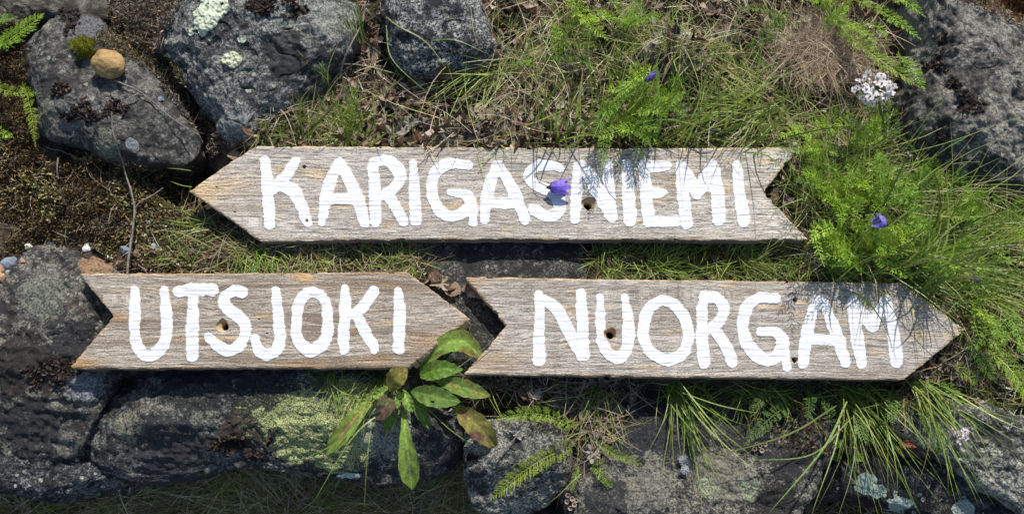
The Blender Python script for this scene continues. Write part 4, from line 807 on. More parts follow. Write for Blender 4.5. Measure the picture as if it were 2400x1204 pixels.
for k, (lab, b, n, L, sp) in enumerate([
 ('bright yarrow plant filling the notch at the right end of the long sign', (1935, 440), 14, 95, (-70, 170)), ('yarrow plant just above the right prong of the long sign', (1950, 340), 10, 110, (20, 200)),
 ('tall yarrow plant under the white yarrow flower', (2040, 360), 14, 120, (30, 330)), ('light green yarrow plant left of the upper bellflower', (1985, 510), 16, 100, (-120, 160)),
 ('dense yarrow plant shading the M of the right sign', (2010, 605), 26, 110, (-5, 185)), ('yarrow plant behind the purple bellflower on the right', (2090, 480), 16, 120, (0, 360)),
 ('yarrow plant over the upper slope of the right sign', (2140, 605), 14, 115, (-35, 190)), ('yarrow plant beside the lower edge of the big grey boulder', (2200, 500), 12, 120, (-60, 180)),
 ('thin-leaved yarrow plant at the right edge, level with the bellflower', (2300, 560), 12, 120, (-120, 120)), ('yarrow plant right of the tip of the right sign', (2290, 720), 9, 120, (-120, 90)), ('yarrow plant in the gap at the tail of the long sign', (1935, 605), 9, 75, (-30, 120))]):
    yarrow(lab, b, rand_leaves(b, n, L, sp, seed=20 + k, hw=21, zt=(.08, .13) if k in (4, 6) else (.07, .13) if k in (3, 0) else (.05, .10)), dens=0.95)
yarrow('dark green yarrow plant in the bottom right litter', (2330, 800), [(2260, 790, 2330, 890, 20, .05, .03), (2290, 800, 2420, 960, 26, -.05, .04), (2230, 840, 2290, 900, 16, .1, .03), (2340, 690, 2420, 860, 20, .05, .05), (2380, 830, 2420, 740, 18, .05, .04), (2200, 880, 2260, 950, 14, .05, .03)])
yarrow('small three-leaved yarrow lying over the square block', (1372, 1022), [(1362, 1012, 1158, 984, 20, .12, .02), (1364, 1036, 1148, 1172, 25, .06, .02), (1385, 1030, 1506, 1088, 13, .05, .01), (1378, 1080, 1436, 1142, 12, .0, .0), (1356, 1090, 1338, 1152, 9, .0, -.01), (1380, 1085, 1415, 1080, 8, .0, .0)], pal=[(0.20, 0.29, 0.03)])
yarrow('shaded yarrow plant hanging below the letters A M of the right sign', (1880, 905), [(1860, 940, 1745, 1042, 20, .05, .02), (1898, 895, 1893, 985, 17, .03, .02), (1825, 900, 1758, 968, 16, .05, .01), (2100, 910, 2092, 995, 18, .1, .02), (2150, 930, 2205, 1062, 22, .05, .02), (2010, 950, 2030, 1040, 18, .1, .02), (1950, 1000, 1925, 940, 14, .05, .01)], pal=[(0.11, 0.19, 0.035), (0.14, 0.22, 0.05)])
for (q, lab) in (((2195, 560, 2185, 470, 13, .1), 'dying red-brown yarrow leaf in the green at right'), ((2215, 600, 2200, 520, 14, -.1), 'lower dying red-brown yarrow leaf in the green at right'), ((2150, 1050, 2108, 1045, 12, .1), 'small red yarrow leaf near the pink flower'), ((2100, 390, 2092, 330, 8, 0), 'rusty withered leaf at the foot of the big grey boulder'), ((1882, 1015, 1880, 945, 8, 0), 'rusty withered leaf hanging below the right sign')):
    o = frond(*q, z1=0.06 if q[1] < 700 else 0.02, pal=[(0.17, 0.065, 0.035), (0.13, 0.06, 0.04)], seed=3, name='withered_leaf', npin=16); tag(o, lab, 'leaf', 'withered reddish leaves')

# ------------------------------------------------------------------ goldenrod rosette
def leaf(path, z, hw, cols, peak=0.55, fold=0.35, parent=None, name='leaf', hole=None, wavy=0.0, seed=0, stalk=0.12, M=M_leaf):
    r = np.random.default_rng(seed); k, m = 26, 11; hw = hw * (.9 if parent is not None else 1); P = np.array([at(np.array(float(a)), np.array(float(b)), zz) for (a, b), zz in zip(path, z)]); P = smooth_path(P, k)
    t = np.linspace(0, 1, k); g = math.log(0.5) / math.log(peak); wd = hw * PX * np.maximum(np.sin(np.pi * t ** g), 0) ** 0.8 + hw * PX * stalk * (1 - t) ** 2
    wd = wd * (1 + 0.05 * np.sin(t * 40 + seed)) ; wd[-1] = hw * PX * 0.02
    tn = np.gradient(P, axis=0); tn /= np.linalg.norm(tn, axis=1)[:, None]; s = np.cross(tn, [0, 0, 1.0]); s /= np.linalg.norm(s, axis=1)[:, None]; nn = np.cross(s, tn)
    u = np.linspace(-1, 1, m)
    V = P[:, None] + s[:, None] * (u[None] * wd[:, None])[..., None] + nn[:, None] * ((np.abs(u)[None] ** 1.3) * wd[:, None] * fold)[..., None]
    rip = 0.0006 * np.sin((t[:, None] * 30 - np.abs(u)[None] * 5)) * (np.abs(u)[None] > 0.05) + wavy * np.sin(t[:, None] * 13 + seed) * np.abs(u)[None] ** 2
    V = V + nn[:, None] * rip[..., None]
    V[..., 2] = V[..., 2]
    cA, cB = np.array(cols[0]), np.array(cols[1]); nz = fbm(np.stack([t[:, None] * 5 + 0 * u, u[None] * 1.4 + 0 * t[:, None], 0 * t[:, None] + 0 * u + seed], -1), 4, 7)
    f = np.clip(sm(0.0, 0.7, nz + 0.5 * (np.abs(u)[None] ** 3) + 0.25 * (t[:, None] - 0.5)), 0, 1)[..., None]; C = cA * (1 - f) + cB * f
    C = C * (1 + 0.55 * (np.abs(u)[None, :, None] < 0.05)) * (1 + 0.10 * np.sin(t[:, None, None] * 30 - np.abs(u)[None, :, None] * 5))
    i = np.arange(k - 1)[:, None] * m + np.arange(m - 1)[None]; Q = np.stack([i, i + 1, i + m + 1, i + m], -1).reshape(-1, 4)
    if hole: Q = Q[[q for q in range(len(Q)) if not ((q // (m - 1)) in (hole[0], hole[0] + 1) and q % (m - 1) == hole[1])]]
    G = Geo(); G.add(V.reshape(-1, 3), Q, None, C.reshape(-1, 3)); return G.build(name, M, parent)
GL, GD, PUR, OLV = (0.24, 0.35, 0.07), (0.16, 0.25, 0.06), (0.17, 0.09, 0.07), (0.24, 0.22, 0.06)
root = empty('goldenrod_plant', hit(945, 905)); tag(root, 'broad-leaved green rosette between the two lower signs', 'plant')
for q, (pa, z, hw, c, kw) in enumerate([
 ([(985, 868), (1035, 812), (1085, 800), (1133, 842)], (.01, .034, .036, .02), 27, (GL, OLV), dict(peak=.6, wavy=.001)), ([(985, 880), (1030, 866), (1086, 866)], (.015, .03, .03), 23, ((0.14, 0.25, 0.04), GD), dict(peak=.45)),
 ([(1000, 878), (1075, 905), (1150, 928)], (.005, .03, .03), 21, (GD, OLV), dict(peak=.6)), ([(965, 915), (1020, 930), (1080, 942)], (.005, .03, .03), 25, ((0.13, 0.21, 0.05), GD), dict(peak=.5, hole=(11, 7))),
 ([(1060, 950), (1105, 985), (1135, 1015), (1166, 1052)], (.005, .02, .015, -.005), 28, (OLV, PUR), dict(peak=.5, wavy=.0025)), ([(948, 925), (950, 1010), (958, 1080), (966, 1147)], (.005, .02, .01, -.01), 25, (GL, (0.14, 0.19, 0.06)), dict(peak=.72, fold=.45, stalk=.2)),
 ([(880, 930), (840, 970), (800, 1020), (764, 1066)], (.005, .02, .015, .0), 21, (GL, (0.24, 0.19, 0.07)), dict(peak=.6)), ([(912, 918), (925, 890), (955, 862)], (.01, .045, .05), 24, (OLV, (0.22, 0.17, 0.05)), dict(peak=.6, fold=.2)),
 ([(920, 918), (905, 950), (882, 985)], (.01, .03, .02), 22, ((0.10, 0.10, 0.05), PUR), dict(peak=.5)), ([(922, 935), (915, 975), (905, 1015)], (.0, .005, .0), 19, (GD, GL), dict(peak=.5)),
 ([(936, 915), (934, 935), (930, 958)], (.02, .03, .03), 9, (GL, GD), {}), ([(946, 912), (955, 940), (968, 966)], (.02, .03, .025), 13, (GL, GD), {}), ([(968, 925), (985, 960), (1005, 1005)], (.0, .003, -.005), 15, (GD, GD), {}), ([(915, 905), (895, 920), (872, 930)], (.01, .02, .02), 13, (GL, GD), {})]):
    leaf(pa, z, hw, c, parent=root, seed=q, **kw)
for q, (x, y, a, s_, c, lab) in enumerate([(1957, 1037, 200, 17, GD, 'round green leaf pair on the dark rock below the right sign'), (1960, 1068, 30, 15, GD, 'second round green leaf just under the leaf pair'), (2012, 1070, 0, 14, GD, 'single round green leaf left of the mint lichen'),
    (1600, 1078, 100, 12, (0.30, 0.33, 0.36), 'small blue-grey leaf on the broad dark rock'), (1605, 1100, 260, 12, (0.30, 0.33, 0.36), 'lower small blue-grey leaf on the broad dark rock'), (1860, 62, 20, 13, GD, 'round green leaf in the litter near the top edge'), (1882, 80, 330, 14, (0.16, 0.24, 0.08), 'pale round green leaf in the litter near the top edge'), (1965, 82, 60, 15, GD, 'rounded green leaf beside the dead straw clump'),
    (835, 158, 30, 14, (0.16, 0.22, 0.07), 'small oval green leaf at the foot of the mottled rock'), (826, 210, 90, 12, (0.16, 0.22, 0.07), 'small oval leaf over the yarrow leaf above the long sign'), (1440, 170, 0, 20, (0.26, 0.36, 0.03), 'lime green leaf below the top centre tuft')]):
    b = hit(x, y)[2] + 0.006; ca, sa = math.cos(math.radians(a)), math.sin(math.radians(a))
    o = leaf([(x - ca * s_, y + sa * s_), (x, y), (x + ca * s_, y - sa * s_)], (b, b + .004, b + .002), s_ * 0.75, (c, tuple(k * .8 for k in c)), seed=q, name='small_leaf', peak=.5, stalk=0.0); tag(o, lab, 'leaf')

# ------------------------------------------------------------------ dead leaves
protos = []
for k in range(12):
    r = np.random.default_rng(k); c = [(0.20, 0.135, 0.10), (0.14, 0.085, 0.055), (0.30, 0.23, 0.18), (0.24, 0.17, 0.12), (0.10, 0.06, 0.04), (0.34, 0.28, 0.22)][k % 6]
    nA = 13; t = np.linspace(0, 1, nA); m = 9; u = np.linspace(-1, 1, m); wd = 0.46 * np.sin(np.pi * t ** 0.75) ** 0.8 * (1 + 0.13 * (np.arange(nA) % 2)); V = np.zeros((nA, m, 3)); V[..., 0] = (t - 0.5)[:, None]; V[..., 1] = u[None] * wd[:, None]
    V[..., 2] = r.uniform(-.15, .7) * V[..., 1] ** 2 * 2 + r.uniform(-.3, .6) * (t[:, None] - .5) ** 2 * 2 + 0.10 * fbm(np.stack([V[..., 0] * 3, V[..., 1] * 3, V[..., 0] * 0 + k], -1), 3, k)
    i = np.arange(nA - 1)[:, None] * m + np.arange(m - 1)[None]; Q = np.stack([i, i + 1, i + m + 1, i + m], -1).reshape(-1, 4); C = np.array(c) * (1 + 0.3 * fbm(V * 3 + k, 3, k))[..., None]
    protos.append(mesh_np('dead_leaf', V.reshape(-1, 3), Q, None, M_dry, np.clip(C.reshape(-1, 3), .01, .9)))
def dead_leaf(px, py, s, k, lab, group, r, name='dead_leaf'):
    o = bpy.data.objects.new(name, protos[k % 12]); COL.objects.link(o); o.location = Vector(hit(px, py, 0.004 + r.uniform(0, .006))); o.rotation_euler = (r.normal() * .5, r.normal() * .5, r.uniform(0, 6.28)); o.scale = (s * PX,) * 3
    return tag(o, lab, 'dead leaf', group)
r7 = np.random.default_rng(77)
DL = np.concatenate([sample([(1150, 10), (1250, 0), (1280, 120), (1240, 150), (1170, 140)], 26, r7), sample([(1640, 30), (1760, 20), (1740, 130), (1640, 190), (1600, 120)], 30, r7), sample([(900, 190), (1180, 230), (1380, 330), (1180, 260), (860, 300)], 50, r7), sample([(1600, 180), (1780, 230), (1800, 330), (1620, 300)], 26, r7), sample(MEADOW, 95, r7), sample([(1180, 890), (1470, 900), (1440, 1000), (1200, 950)], 16, r7), sample(RBOT, 18, r7), sample([(1000, 650), (1080, 660), (1130, 700), (1060, 700)], 7, r7)])
for k, (x, y) in enumerate(DL): 
    tone = ['greyish', 'dark', 'pinkish', 'brown', 'blackish', 'beige'][k % 6]
    reg = ('under letters NU of the right sign' if y > 860 and x < 1600 else 'below the tip of the right sign' if y > 700 else 'between the two lower signs' if 600 < y and x < 1200 else 'in the green plants at the right edge' if y > 350
           else 'along the left part of the long sign' if x < 880 else 'above letters RIGA of the long sign' if x < 1200 and y > 180 else 'right of the mottled rock at the top edge' if x < 1400 and y <= 180 else 'above letters SN of the long sign' if x < 1560 and y > 180
           else 'around the pale crusted stone' if x < 1800 and y <= 180 else 'above letters EMI of the long sign' if x < 1850 else 'around the straw clump and white flower' if x >= 1800 else 'at the top edge near the large soft yarrow')
    dead_leaf(x, y, r7.uniform(24, 46), k, tone + ' dry leaf ' + reg, tone + ' leaves ' + reg, r7)
for (x, y, s, k, lab) in ((943, 216, 54, 2, 'pale dry leaf with toothed edge below the mottled rock'), (1345, 280, 44, 5, 'twisted yellowish dry leaf above the letter N of the long sign'), (1040, 170, 46, 4, 'dark brown leaf standing in the shade under the mottled rock'), (1140, 275, 40, 3, 'tan dry leaf on the flat stone above the long sign'), (553, 366, 34, 3, 'orange-brown dry leaf at the upper left slope of the long sign'), (1690, 195, 60, 1, 'large dark curled leaf below the pale crusted stone'), (2105, 0, 30, 0, 'brown leaf at the top edge beside the big grey boulder')):
    dead_leaf(x, y, s, k, lab, None, r7)

# ------------------------------------------------------------------ lichens, moss cushion
def crust(name, px, py, rx, ry, h, col, label, cat='lichen', gr=300, gh=0.0012, dome=0.0, seed=0, ang=0, rough_edge=0.35, mat=None, grp=None, step=2.0):
    R = max(rx, ry) * 1.5; Xg, Yg = np.meshgrid(np.arange(px - R, px + R, step), np.arange(py - R, py + R, step)); ca, sa = math.cos(ang), math.sin(ang); dx, dy = Xg - px, Yg - py
    d = 1 - np.hypot((dx * ca + dy * sa) / rx, (-dx * sa + dy * ca) / ry) + rough_edge * fbm(np.stack([Xg / 14, Yg / 14, Xg * 0 + seed], -1), 4, seed)
    V2, Q, T = march(Xg, Yg, d); B = hits(V2); sd_ = 1 - np.hypot(((V2[:, 0] - px) * ca + (V2[:, 1] - py) * sa) / rx, (-(V2[:, 0] - px) * sa + (V2[:, 1] - py) * ca) / ry)
    nz = fbm(B * gr, 3, seed); top = B.copy(); top[:, 2] += h * 0.5 + gh * nz + dome * np.sqrt(np.clip(sd_ * 1.6, 0, 1)); E = border(Q, T); bv = np.unique(E); low = B[bv].copy(); low[:, 2] -= 0.003; m = -np.ones(len(B), int); m[bv] = len(B) + np.arange(len(bv))
    W = np.stack([E[:, 0], E[:, 1], m[E[:, 1]], m[E[:, 0]]], -1); W = W[:, ::-1]; col = np.array(col); C = np.clip(col * (1 + 0.30 * nz[:, None]), .01, .9)
    o = obj(name, np.concatenate([top, low]), np.concatenate([Q, W]), T, mat=mat or M_solid, col=np.concatenate([C, C[bv]])); tag(o, label, cat, grp); return o
crust('lichen', 490, 36, 32, 46, .004, (0.44, 0.48, 0.36), 'large pale mint lichen rosette on the dark boulder at the top left', gr=430, gh=.0016, ang=.5, seed=1, rough_edge=.5)
crust('lichen', 545, 141, 24, 19, .005, (0.52, 0.54, 0.36), 'small round cream-green lichen below the large rosette', gr=430, gh=.0022, seed=2, rough_edge=.2)
crust('lichen', 567, 92, 9, 8, .003, (0.46, 0.50, 0.36), 'tiny pale lichen between the two lichen rosettes', seed=3, gr=400, gh=.0012)
crust('lichen', 392, 134, 8, 6, .003, (0.46, 0.50, 0.36), 'tiny pale lichen at the left corner of the dark boulder', seed=4, gr=400, gh=.0012)
crust('lichen', 812, 1114, 28, 7, .003, (0.33, 0.38, 0.34), 'grey-green lichen flake on the underside of the long bottom rock', seed=5, gh=.0008)
for q, (x, y, rx, ry, a) in enumerate([(2030, 1130, 34, 17, .5), (2108, 1178, 30, 15, .5), (2262, 1198, 30, 9, .2)]): crust('lichen', x, y, rx, ry, .0012, (0.24, 0.285, 0.245), ['mint lichen patch on the black slab, upper left one', 'mint lichen patch on the black slab, the middle one', 'mint lichen patch on the black slab, nearest the corner'][q], seed=6 + q, gh=.0006, ang=a, rough_edge=.85)
r8 = np.random.default_rng(8)
for q, (x, y, rx, ry, lab) in enumerate([(190, 265, 34, 22, 'the left dark one below the ochre pebble'), (268, 252, 24, 17, 'the one the thin twig starts from'), (144, 205, 20, 15, 'the one near the left edge of the boulder'), (165, 48, 18, 22, 'the one at the top of the boulder'), (2205, 92, 14, 11, 'the uppermost on the big grey boulder'), (2192, 152, 22, 18, 'the second from top on the big grey boulder'), (2232, 214, 22, 18, 'brown one in the middle of the big grey boulder'), (2272, 248, 26, 20, 'right one in the middle of the big grey boulder'), (2210, 322, 18, 14, 'the lowest on the big grey boulder'), (120, 870, 60, 30, 'broad dark one below the tail of the lower left sign'), (560, 1040, 70, 26, 'dark one on the face of the long bottom rock'), (1150, 1075, 34, 12, 'dark one on the square block'), (655, 10, 50, 26, 'dark one at the top edge on the pale-rosette boulder')]):
    G = Geo(); pts = sample([(x + rx * 1.15 * math.cos(a_) * (1 + .35 * math.sin(a_ * 3 + q) + .2 * math.sin(a_ * 7 + 2 * q)), y + ry * 1.15 * math.sin(a_) * (1 + .35 * math.sin(a_ * 3 + q) + .2 * math.sin(a_ * 7 + 2 * q))) for a_ in np.linspace(0, 6.1, 24)], int(rx * ry * .42), r8, 0.3, q)
    scatter(G, pts, 0.0042, 1.0, [(0.028, 0.022, 0.019), (0.05, 0.036, 0.028), (0.018, 0.015, 0.014), (0.075, 0.05, 0.036)], r8, up=0.18, zoff=(0, .0014), fold=.35); o = G.build('rock_tripe', M_solid); tag(o, 'crisp black-brown leafy lichen, ' + lab, 'lichen', 'black leafy lichens on the boulders')
def ruffle(px, py, R, col, label, seed):
    r = np.random.default_rng(seed); th = np.linspace(0, 2 * np.pi, 60, endpoint=False); rr = np.linspace(0.05, 1, 10); b = hit(px, py, .005)
    out = 1 + .25 * np.sin(3 * th + seed) + .13 * np.sin(7 * th + seed * 2) + .08 * np.sin(13 * th); rad = rr[:, None] * out[None] * R * PX; V = np.stack([b[0] + rad * np.cos(th), b[1] + rad * np.sin(th) * .8, b[2] + 0 * rad + R * PX * (rr[:, None] ** 2) * (.24 * np.sin(6 * th + seed) + .14 * np.sin(11 * th + 1)) + R * PX * .25 * rr[:, None] ** 2], -1)
    V[..., 2] += .15 * R * PX * fbm(V * 200, 2, seed); i = np.arange(9)[:, None] * 60 + np.arange(60)[None]; j = np.arange(9)[:, None] * 60 + (np.arange(60)[None] + 1) % 60
    C = np.clip(np.array(col) * (1 + .2 * fbm(V * 150, 3, seed))[..., None] * (0.85 + .35 * (rr > .92)[:, None, None]), .01, .9); G = Geo(); G.add(V.reshape(-1, 3), np.stack([i, j, j + 60, i + 60], -1).reshape(-1, 4), None, C.reshape(-1, 3)); o = G.build('leafy_lichen', M_dry); tag(o, label, 'lichen', 'pale leafy lichens in the litter')
for q, (x, y, R, lab) in enumerate([(925, 320, 30, 'pale curled lichen by the upper edge of the long sign'), (962, 292, 20, 'small beige curled lichen above the letter R of the long sign'), (880, 268, 24, 'greyish curled lichen left of the flat tan stone'), (1880, 330, 26, 'grey-beige curled lichen right above the long sign prong'), (1945, 300, 26, 'beige curled lichen left of the white flower stem'), (1985, 340, 28, 'grey curled lichen under the white flower'), (1840, 290, 24, 'dull grey curled lichen below the dead straw clump'), (2060, 360, 26, 'curled grey lichen touching the big grey boulder'), (1925, 245, 22, 'cream curled lichen at the lower edge of the straw clump'), (1980, 255, 22, 'cream curled lichen left of the white flower'), (2255, 870, 26, 'beige lichen beneath the point of the right sign'), (2225, 905, 24, 'brownish lichen by the pale lower right boulder'), (1215, 1010, 18, 'beige lichen at the top edge of the square block'), (1390, 1060, 22, 'beige lichen below the yarrow at the square block'), (1640, 150, 24, 'beige lichen beside the pale crusted stone'), (1545, 95, 22, 'pale lichen on the pale crusted stone'), (2300, 850, 22, 'curled tan lichen among the dark yarrow leaves'), (1035, 665, 20, 'grey lichen between the lower left sign point and the right sign')]):
    ruffle(x, y, R, [(0.36, 0.33, 0.27), (0.27, 0.255, 0.22), (0.32, 0.26, 0.19)][q % 3], lab, q)
cu = crust('moss_cushion', 200, 116, 26, 25, .004, (0.13, 0.13, 0.015), 'round yellow-green moss cushion beside the ochre pebble', 'moss', gr=160, gh=.0026, dome=.013, seed=9, rough_edge=.3)
G = Geo(); vv = np.array([v.co[:] for v in cu.data.vertices]) + np.array(cu.location); r9 = np.random.default_rng(9); ctr = hit(200, 116)[:2]; vv = vv[vv[:, 2] > np.percentile(vv[:, 2], 8)]; B = vv[r9.integers(0, len(vv), 3200)] + r9.normal(size=(3200, 3)) * .0006
dv = np.concatenate([(B[:, :2] - ctr) * 60, np.full((len(B), 1), .9)], 1) + r9.normal(size=B.shape) * .35; dv /= np.linalg.norm(dv, axis=1)[:, None]; sdv = np.cross(dv, r9.normal(size=B.shape)); sdv /= np.linalg.norm(sdv, axis=1)[:, None]
ribbons(G, np.stack([B, B + dv * .003], 1), np.tile([[.0003, .0001]], (len(B), 1)), sdv, pick([(0.20, 0.21, 0.02), (0.13, 0.15, 0.015), (0.27, 0.26, 0.04)], len(B), r9)); o = G.build('moss_shoots', M_grass, cu); o['kind'] = 'stuff'

# ------------------------------------------------------------------ pebbles
def pebble(px, py, r_, mat, label, flat=.6, ell=(1, 1), ang=0, seed=0, group='small stones on the moss', name='pebble', rough=.12, sink=.35, cuts=5, n=18):
    rr = np.random.default_rng(abs(seed + int(px))); th = np.linspace(0, 2 * np.pi, 2 * n, endpoint=False); ph = np.linspace(0, np.pi, n); V = np.stack([np.sin(ph)[:, None] * np.cos(th), np.sin(ph)[:, None] * np.sin(th), np.cos(ph)[:, None] + 0 * th], -1)
    for _ in range(cuts):
        d = rr.normal(size=3); d /= np.linalg.norm(d); dd = V @ d; V = V - d * np.maximum(dd - rr.uniform(.55, .8), 0)[..., None]
    V = V * (1 + rough * fbm(V * 1.7 + seed, 3, seed))[..., None]; V[0] = V[0].mean(0); V[-1] = V[-1].mean(0); ca, sa = math.cos(ang), math.sin(ang); x = V[..., 0] * ell[0]; y = V[..., 1] * ell[1]; V = np.stack([x * ca - y * sa, x * sa + y * ca, V[..., 2] * flat], -1) * r_ * PX
    b = hit(px, py + r_ * .4); c = at(np.array(float(px)), np.array(float(py)), b[2] + r_ * PX * flat * (1 - sink)); V = V + c; i = np.arange(n - 1)[:, None] * 2 * n + np.arange(2 * n)[None]; j = np.arange(n - 1)[:, None] * 2 * n + (np.arange(2 * n)[None] + 1) % (2 * n)
    o = obj(name, V.reshape(-1, 3), np.stack([i, i + 2 * n, j + 2 * n, j], -1).reshape(-1, 4), mat=mat); return tag(o, label, 'stone', group)
pebble(254, 150, 38, M_cobble, 'smooth egg-shaped ochre pebble resting on the dark boulder', .75, (1.0, .86), -.35, 1, None, 'round_pebble', .10, .12, 0, 36)
SM = {k: simple_mat('stone ' + k, a, b) for k, a, b in (('white', (.40, .39, .36), (.60, .58, .54)), ('tan', (.28, .2, .11), (.42, .33, .2)), ('blue', (.13, .15, .18), (.26, .29, .33)), ('brown', (.15, .10, .07), (.28, .2, .14)), ('orange', (.30, .15, .08), (.42, .26, .16)))}
for q, (x, y, r_, c, lab) in enumerate([(67, 578, 11, 'white', 'pale flat stone at the left edge of the moss'), (205, 580, 12, 'white', 'white angular stone on the peach-stained boulder'), (232, 580, 9, 'tan', 'tan stone right of the white angular stone'), (258, 604, 9, 'white', 'small bright white stone nearest the lower left sign'), (293, 586, 12, 'blue', 'blue-grey stone left of the twig base'), (322, 592, 11, 'brown', 'brown stone right of the twig base'), (340, 544, 13, 'tan', 'largest tan stone by the left grass blades'), (346, 527, 10, 'blue', 'bluish stone touching the largest tan stone'), (364, 580, 11, 'blue', 'dark blue-grey stone furthest right of the twig'), (344, 562, 9, 'white', 'pale grey stone below the largest tan stone'), (20, 616, 18, 'blue', 'grey stone at the left edge beside the orange ones'), (2, 628, 12, 'orange', 'upper orange stone at the left edge'), (3, 650, 12, 'orange', 'lower orange stone at the left edge'), (53, 612, 6, 'orange', 'tiny orange stone on the left boulder'), (273, 490, 7, 'blue', 'small grey stone on the moss above the twig fork'), (376, 232, 7, 'blue', 'small blue stone in the crevice beside the boulder')]):
    pebble(x, y, r_, SM[c], lab, .6, (1.1, .85), q * .7, q)

# ------------------------------------------------------------------ twigs
def twig(label, paths, name='twig'):
    G = Geo()
    for pts, lift, r0, r1 in paths:
        P = np.array([hit(*q, lift) for q in pts]); P[:, 2] = np.maximum(P[:, 2], P[:, 2].mean() - .01); P = np.array([at(np.array(float(q[0])), np.array(float(q[1])), p[2]) for q, p in zip(pts, P)]); P = smooth_path(P, 40); t = np.linspace(0, 1, 40); P += .0006 * fbm(P * 120, 2, 3)[:, None]
        tube(G, P, (r0 + (r1 - r0) * t) * PX * (1 + .18 * (np.sin(t * 45) > .93)), (1, 1, 1))
    o = G.build(name, M_bark); return tag(o, label, 'twig')
twig('forked grey twig standing in the moss left of the long sign', [([(298, 650), (302, 600), (310, 545), (315, 490), (308, 450), (292, 400), (284, 370), (270, 330), (263, 300), (262, 262)], .014, 3.0, .8), ([(313, 492), (330, 472), (350, 462), (383, 440)], .015, 2.2, 1.1), ([(325, 620), (338, 632), (350, 650)], .008, 2, 1.4)])
twig('thin dark twig lying across the grey boulder from the ochre pebble', [([(268, 188), (290, 198), (330, 218), (365, 245), (400, 275), (445, 305)], .006, 2.2, 1.2)])
twig('bleached little stick at the end of the thin dark twig', [([(284, 240), (305, 229), (324, 219)], .008, 1.6, 1.2)])
twig('grey twig beside the upper right edge of the pale-rosette boulder', [([(856, 5), (850, 50), (825, 100), (805, 145), (797, 185)], .03, 1.6, 2.4)])
twig('curved pale root thread running over the moss', [([(110, 345), (160, 360), (195, 380), (215, 415), (260, 450)], .008, 1.3, .9)])
twig('short grey stick in the moss below the grey boulder', [([(136, 370), (134, 395), (137, 420)], .012, 2.2, 1.6)])
twig('brown stalk lying on the square block', [([(1165, 1075), (1190, 1045), (1222, 1010)], .01, 1.4, 1.1)])
twig('pale stalk crossing the right end of the broad dark rock', [([(1970, 1090), (2010, 1140), (2040, 1190)], .01, .8, .8)])
twig('thin twig lying on the top edge of the right sign', [([(1060, 870), (1110, 835), (1158, 795)], .04, 1.0, .8)])

# ------------------------------------------------------------------ flowers
def tube_col(path, z, r_, c, parent, name='stem', seg=6):
    P = smooth_path(np.array([at(np.array(float(a)), np.array(float(b)), zz) for (a, b), zz in zip(path, z)]), 24); G = Geo(); tube(G, P, r_ * PX, c, seg); return G.build(name, M_grass, parent)
def bell(parent, px, py, z, axis, L, R, c1, c2, open_=1.0):
    b = at(np.array(float(px)), np.array(float(py)), z); ax = np.array(axis, float); ax /= np.linalg.norm(ax); u = np.cross(ax, [0, 0, 1.]); u /= np.linalg.norm(u); v = np.cross(ax, u); n, m = 16, 50; t = np.linspace(0, 1, n)[:, None]; th = np.linspace(0, 2 * np.pi, m, endpoint=False)[None]
    lob = np.abs(np.cos(2.5 * th)); prof = R * (.25 + .75 * np.sqrt(np.clip(t * 1.7, 0, 1))) * (1 + open_ * .45 * np.clip(t - .55, 0, 1) ** 1.3); ln = L * (t * (.62 + .38 * lob ** 1.2 * sm(.2, 1, t) + .0)); rad = prof * (1 + .06 * lob)
    V = b + ax * ln[..., None] * PX + (u * np.cos(th)[..., None] + v * np.sin(th)[..., None]) * rad[..., None] * PX; i = np.arange(n - 1)[:, None] * m + np.arange(m)[None]; j = np.arange(n - 1)[:, None] * m + (np.arange(m)[None] + 1) % m
    C = np.array(c1) * (1 - t[..., None]) + np.array(c2) * t[..., None] + 0 * th[..., None]; C = C * (1 - .25 * (lob[..., None] > .97)); G = Geo(); G.add(V.reshape(-1, 3), np.stack([i, j, j + m, i + m], -1).reshape(-1, 4), None, np.broadcast_to(C, V.shape).reshape(-1, 3)); o = G.build('petal_bell', M_petal, parent)
    G = Geo(); tube(G, np.array([b - ax * R * .5 * PX, b - ax * .1 * R * PX, b + ax * R * .22 * PX]), np.array([.12, .3, .28]) * R * PX, (.05, .06, .03), 8)
    for k in range(5):
        a = k * 1.2566; d = (u * math.cos(a) + v * math.sin(a)); P = np.stack([b + d * R * .25 * PX, b + d * R * .75 * PX + ax * L * .08 * PX, b + d * R * 1.0 * PX + ax * L * .3 * PX]); tube(G, P, np.array([.05, .035, .01]) * R * PX * 1.6, (.06, .08, .03), 4)
    G.build('calyx', M_leaf, parent); return o
PU, PU2 = (0.19, 0.13, 0.62), (0.34, 0.24, 0.80)
f1 = empty('bellflower', hit(1262, 250)); tag(f1, 'purple bellflower hanging over the letter S of the long sign', 'flower', 'purple bellflowers')
tube_col([(1262, 215), (1262, 300), (1257, 390), (1262, 424), (1286, 438)], (.04, .06, .055, .052, .05), 1.0, (.14, .13, .06), f1)
bell(f1, 1288, 439, .05, (1, .08, -.12), 47, 15, PU, PU2)
f2 = empty('bellflower', hit(2055, 640)); tag(f2, 'violet-blue bellflower in the green plants at right', 'flower', 'purple bellflowers')
tube_col([(2056, 640), (2052, 590), (2058, 545), (2074, 528)], (.05, .10, .125, .12), 1.1, (.16, .2, .06), f2); bell(f2, 2076, 526, .12, (-1, .35, .25), 28, 13, (0.20, 0.17, 0.55), (0.28, 0.24, 0.66), .8)
f3 = empty('bellflower', hit(1440, 330)); tag(f3, 'closed dark purple bellflower bud near the top centre tuft', 'flower', 'purple bellflowers')
tube_col([(1440, 330), (1470, 260), (1500, 200), (1513, 190)], (.03, .09, .12, .12), 1.0, (.16, .17, .06), f3); bell(f3, 1512, 190, .12, (1, .75, .1), 36, 7, (0.09, 0.06, 0.26), (0.16, 0.12, 0.40), -1.2)
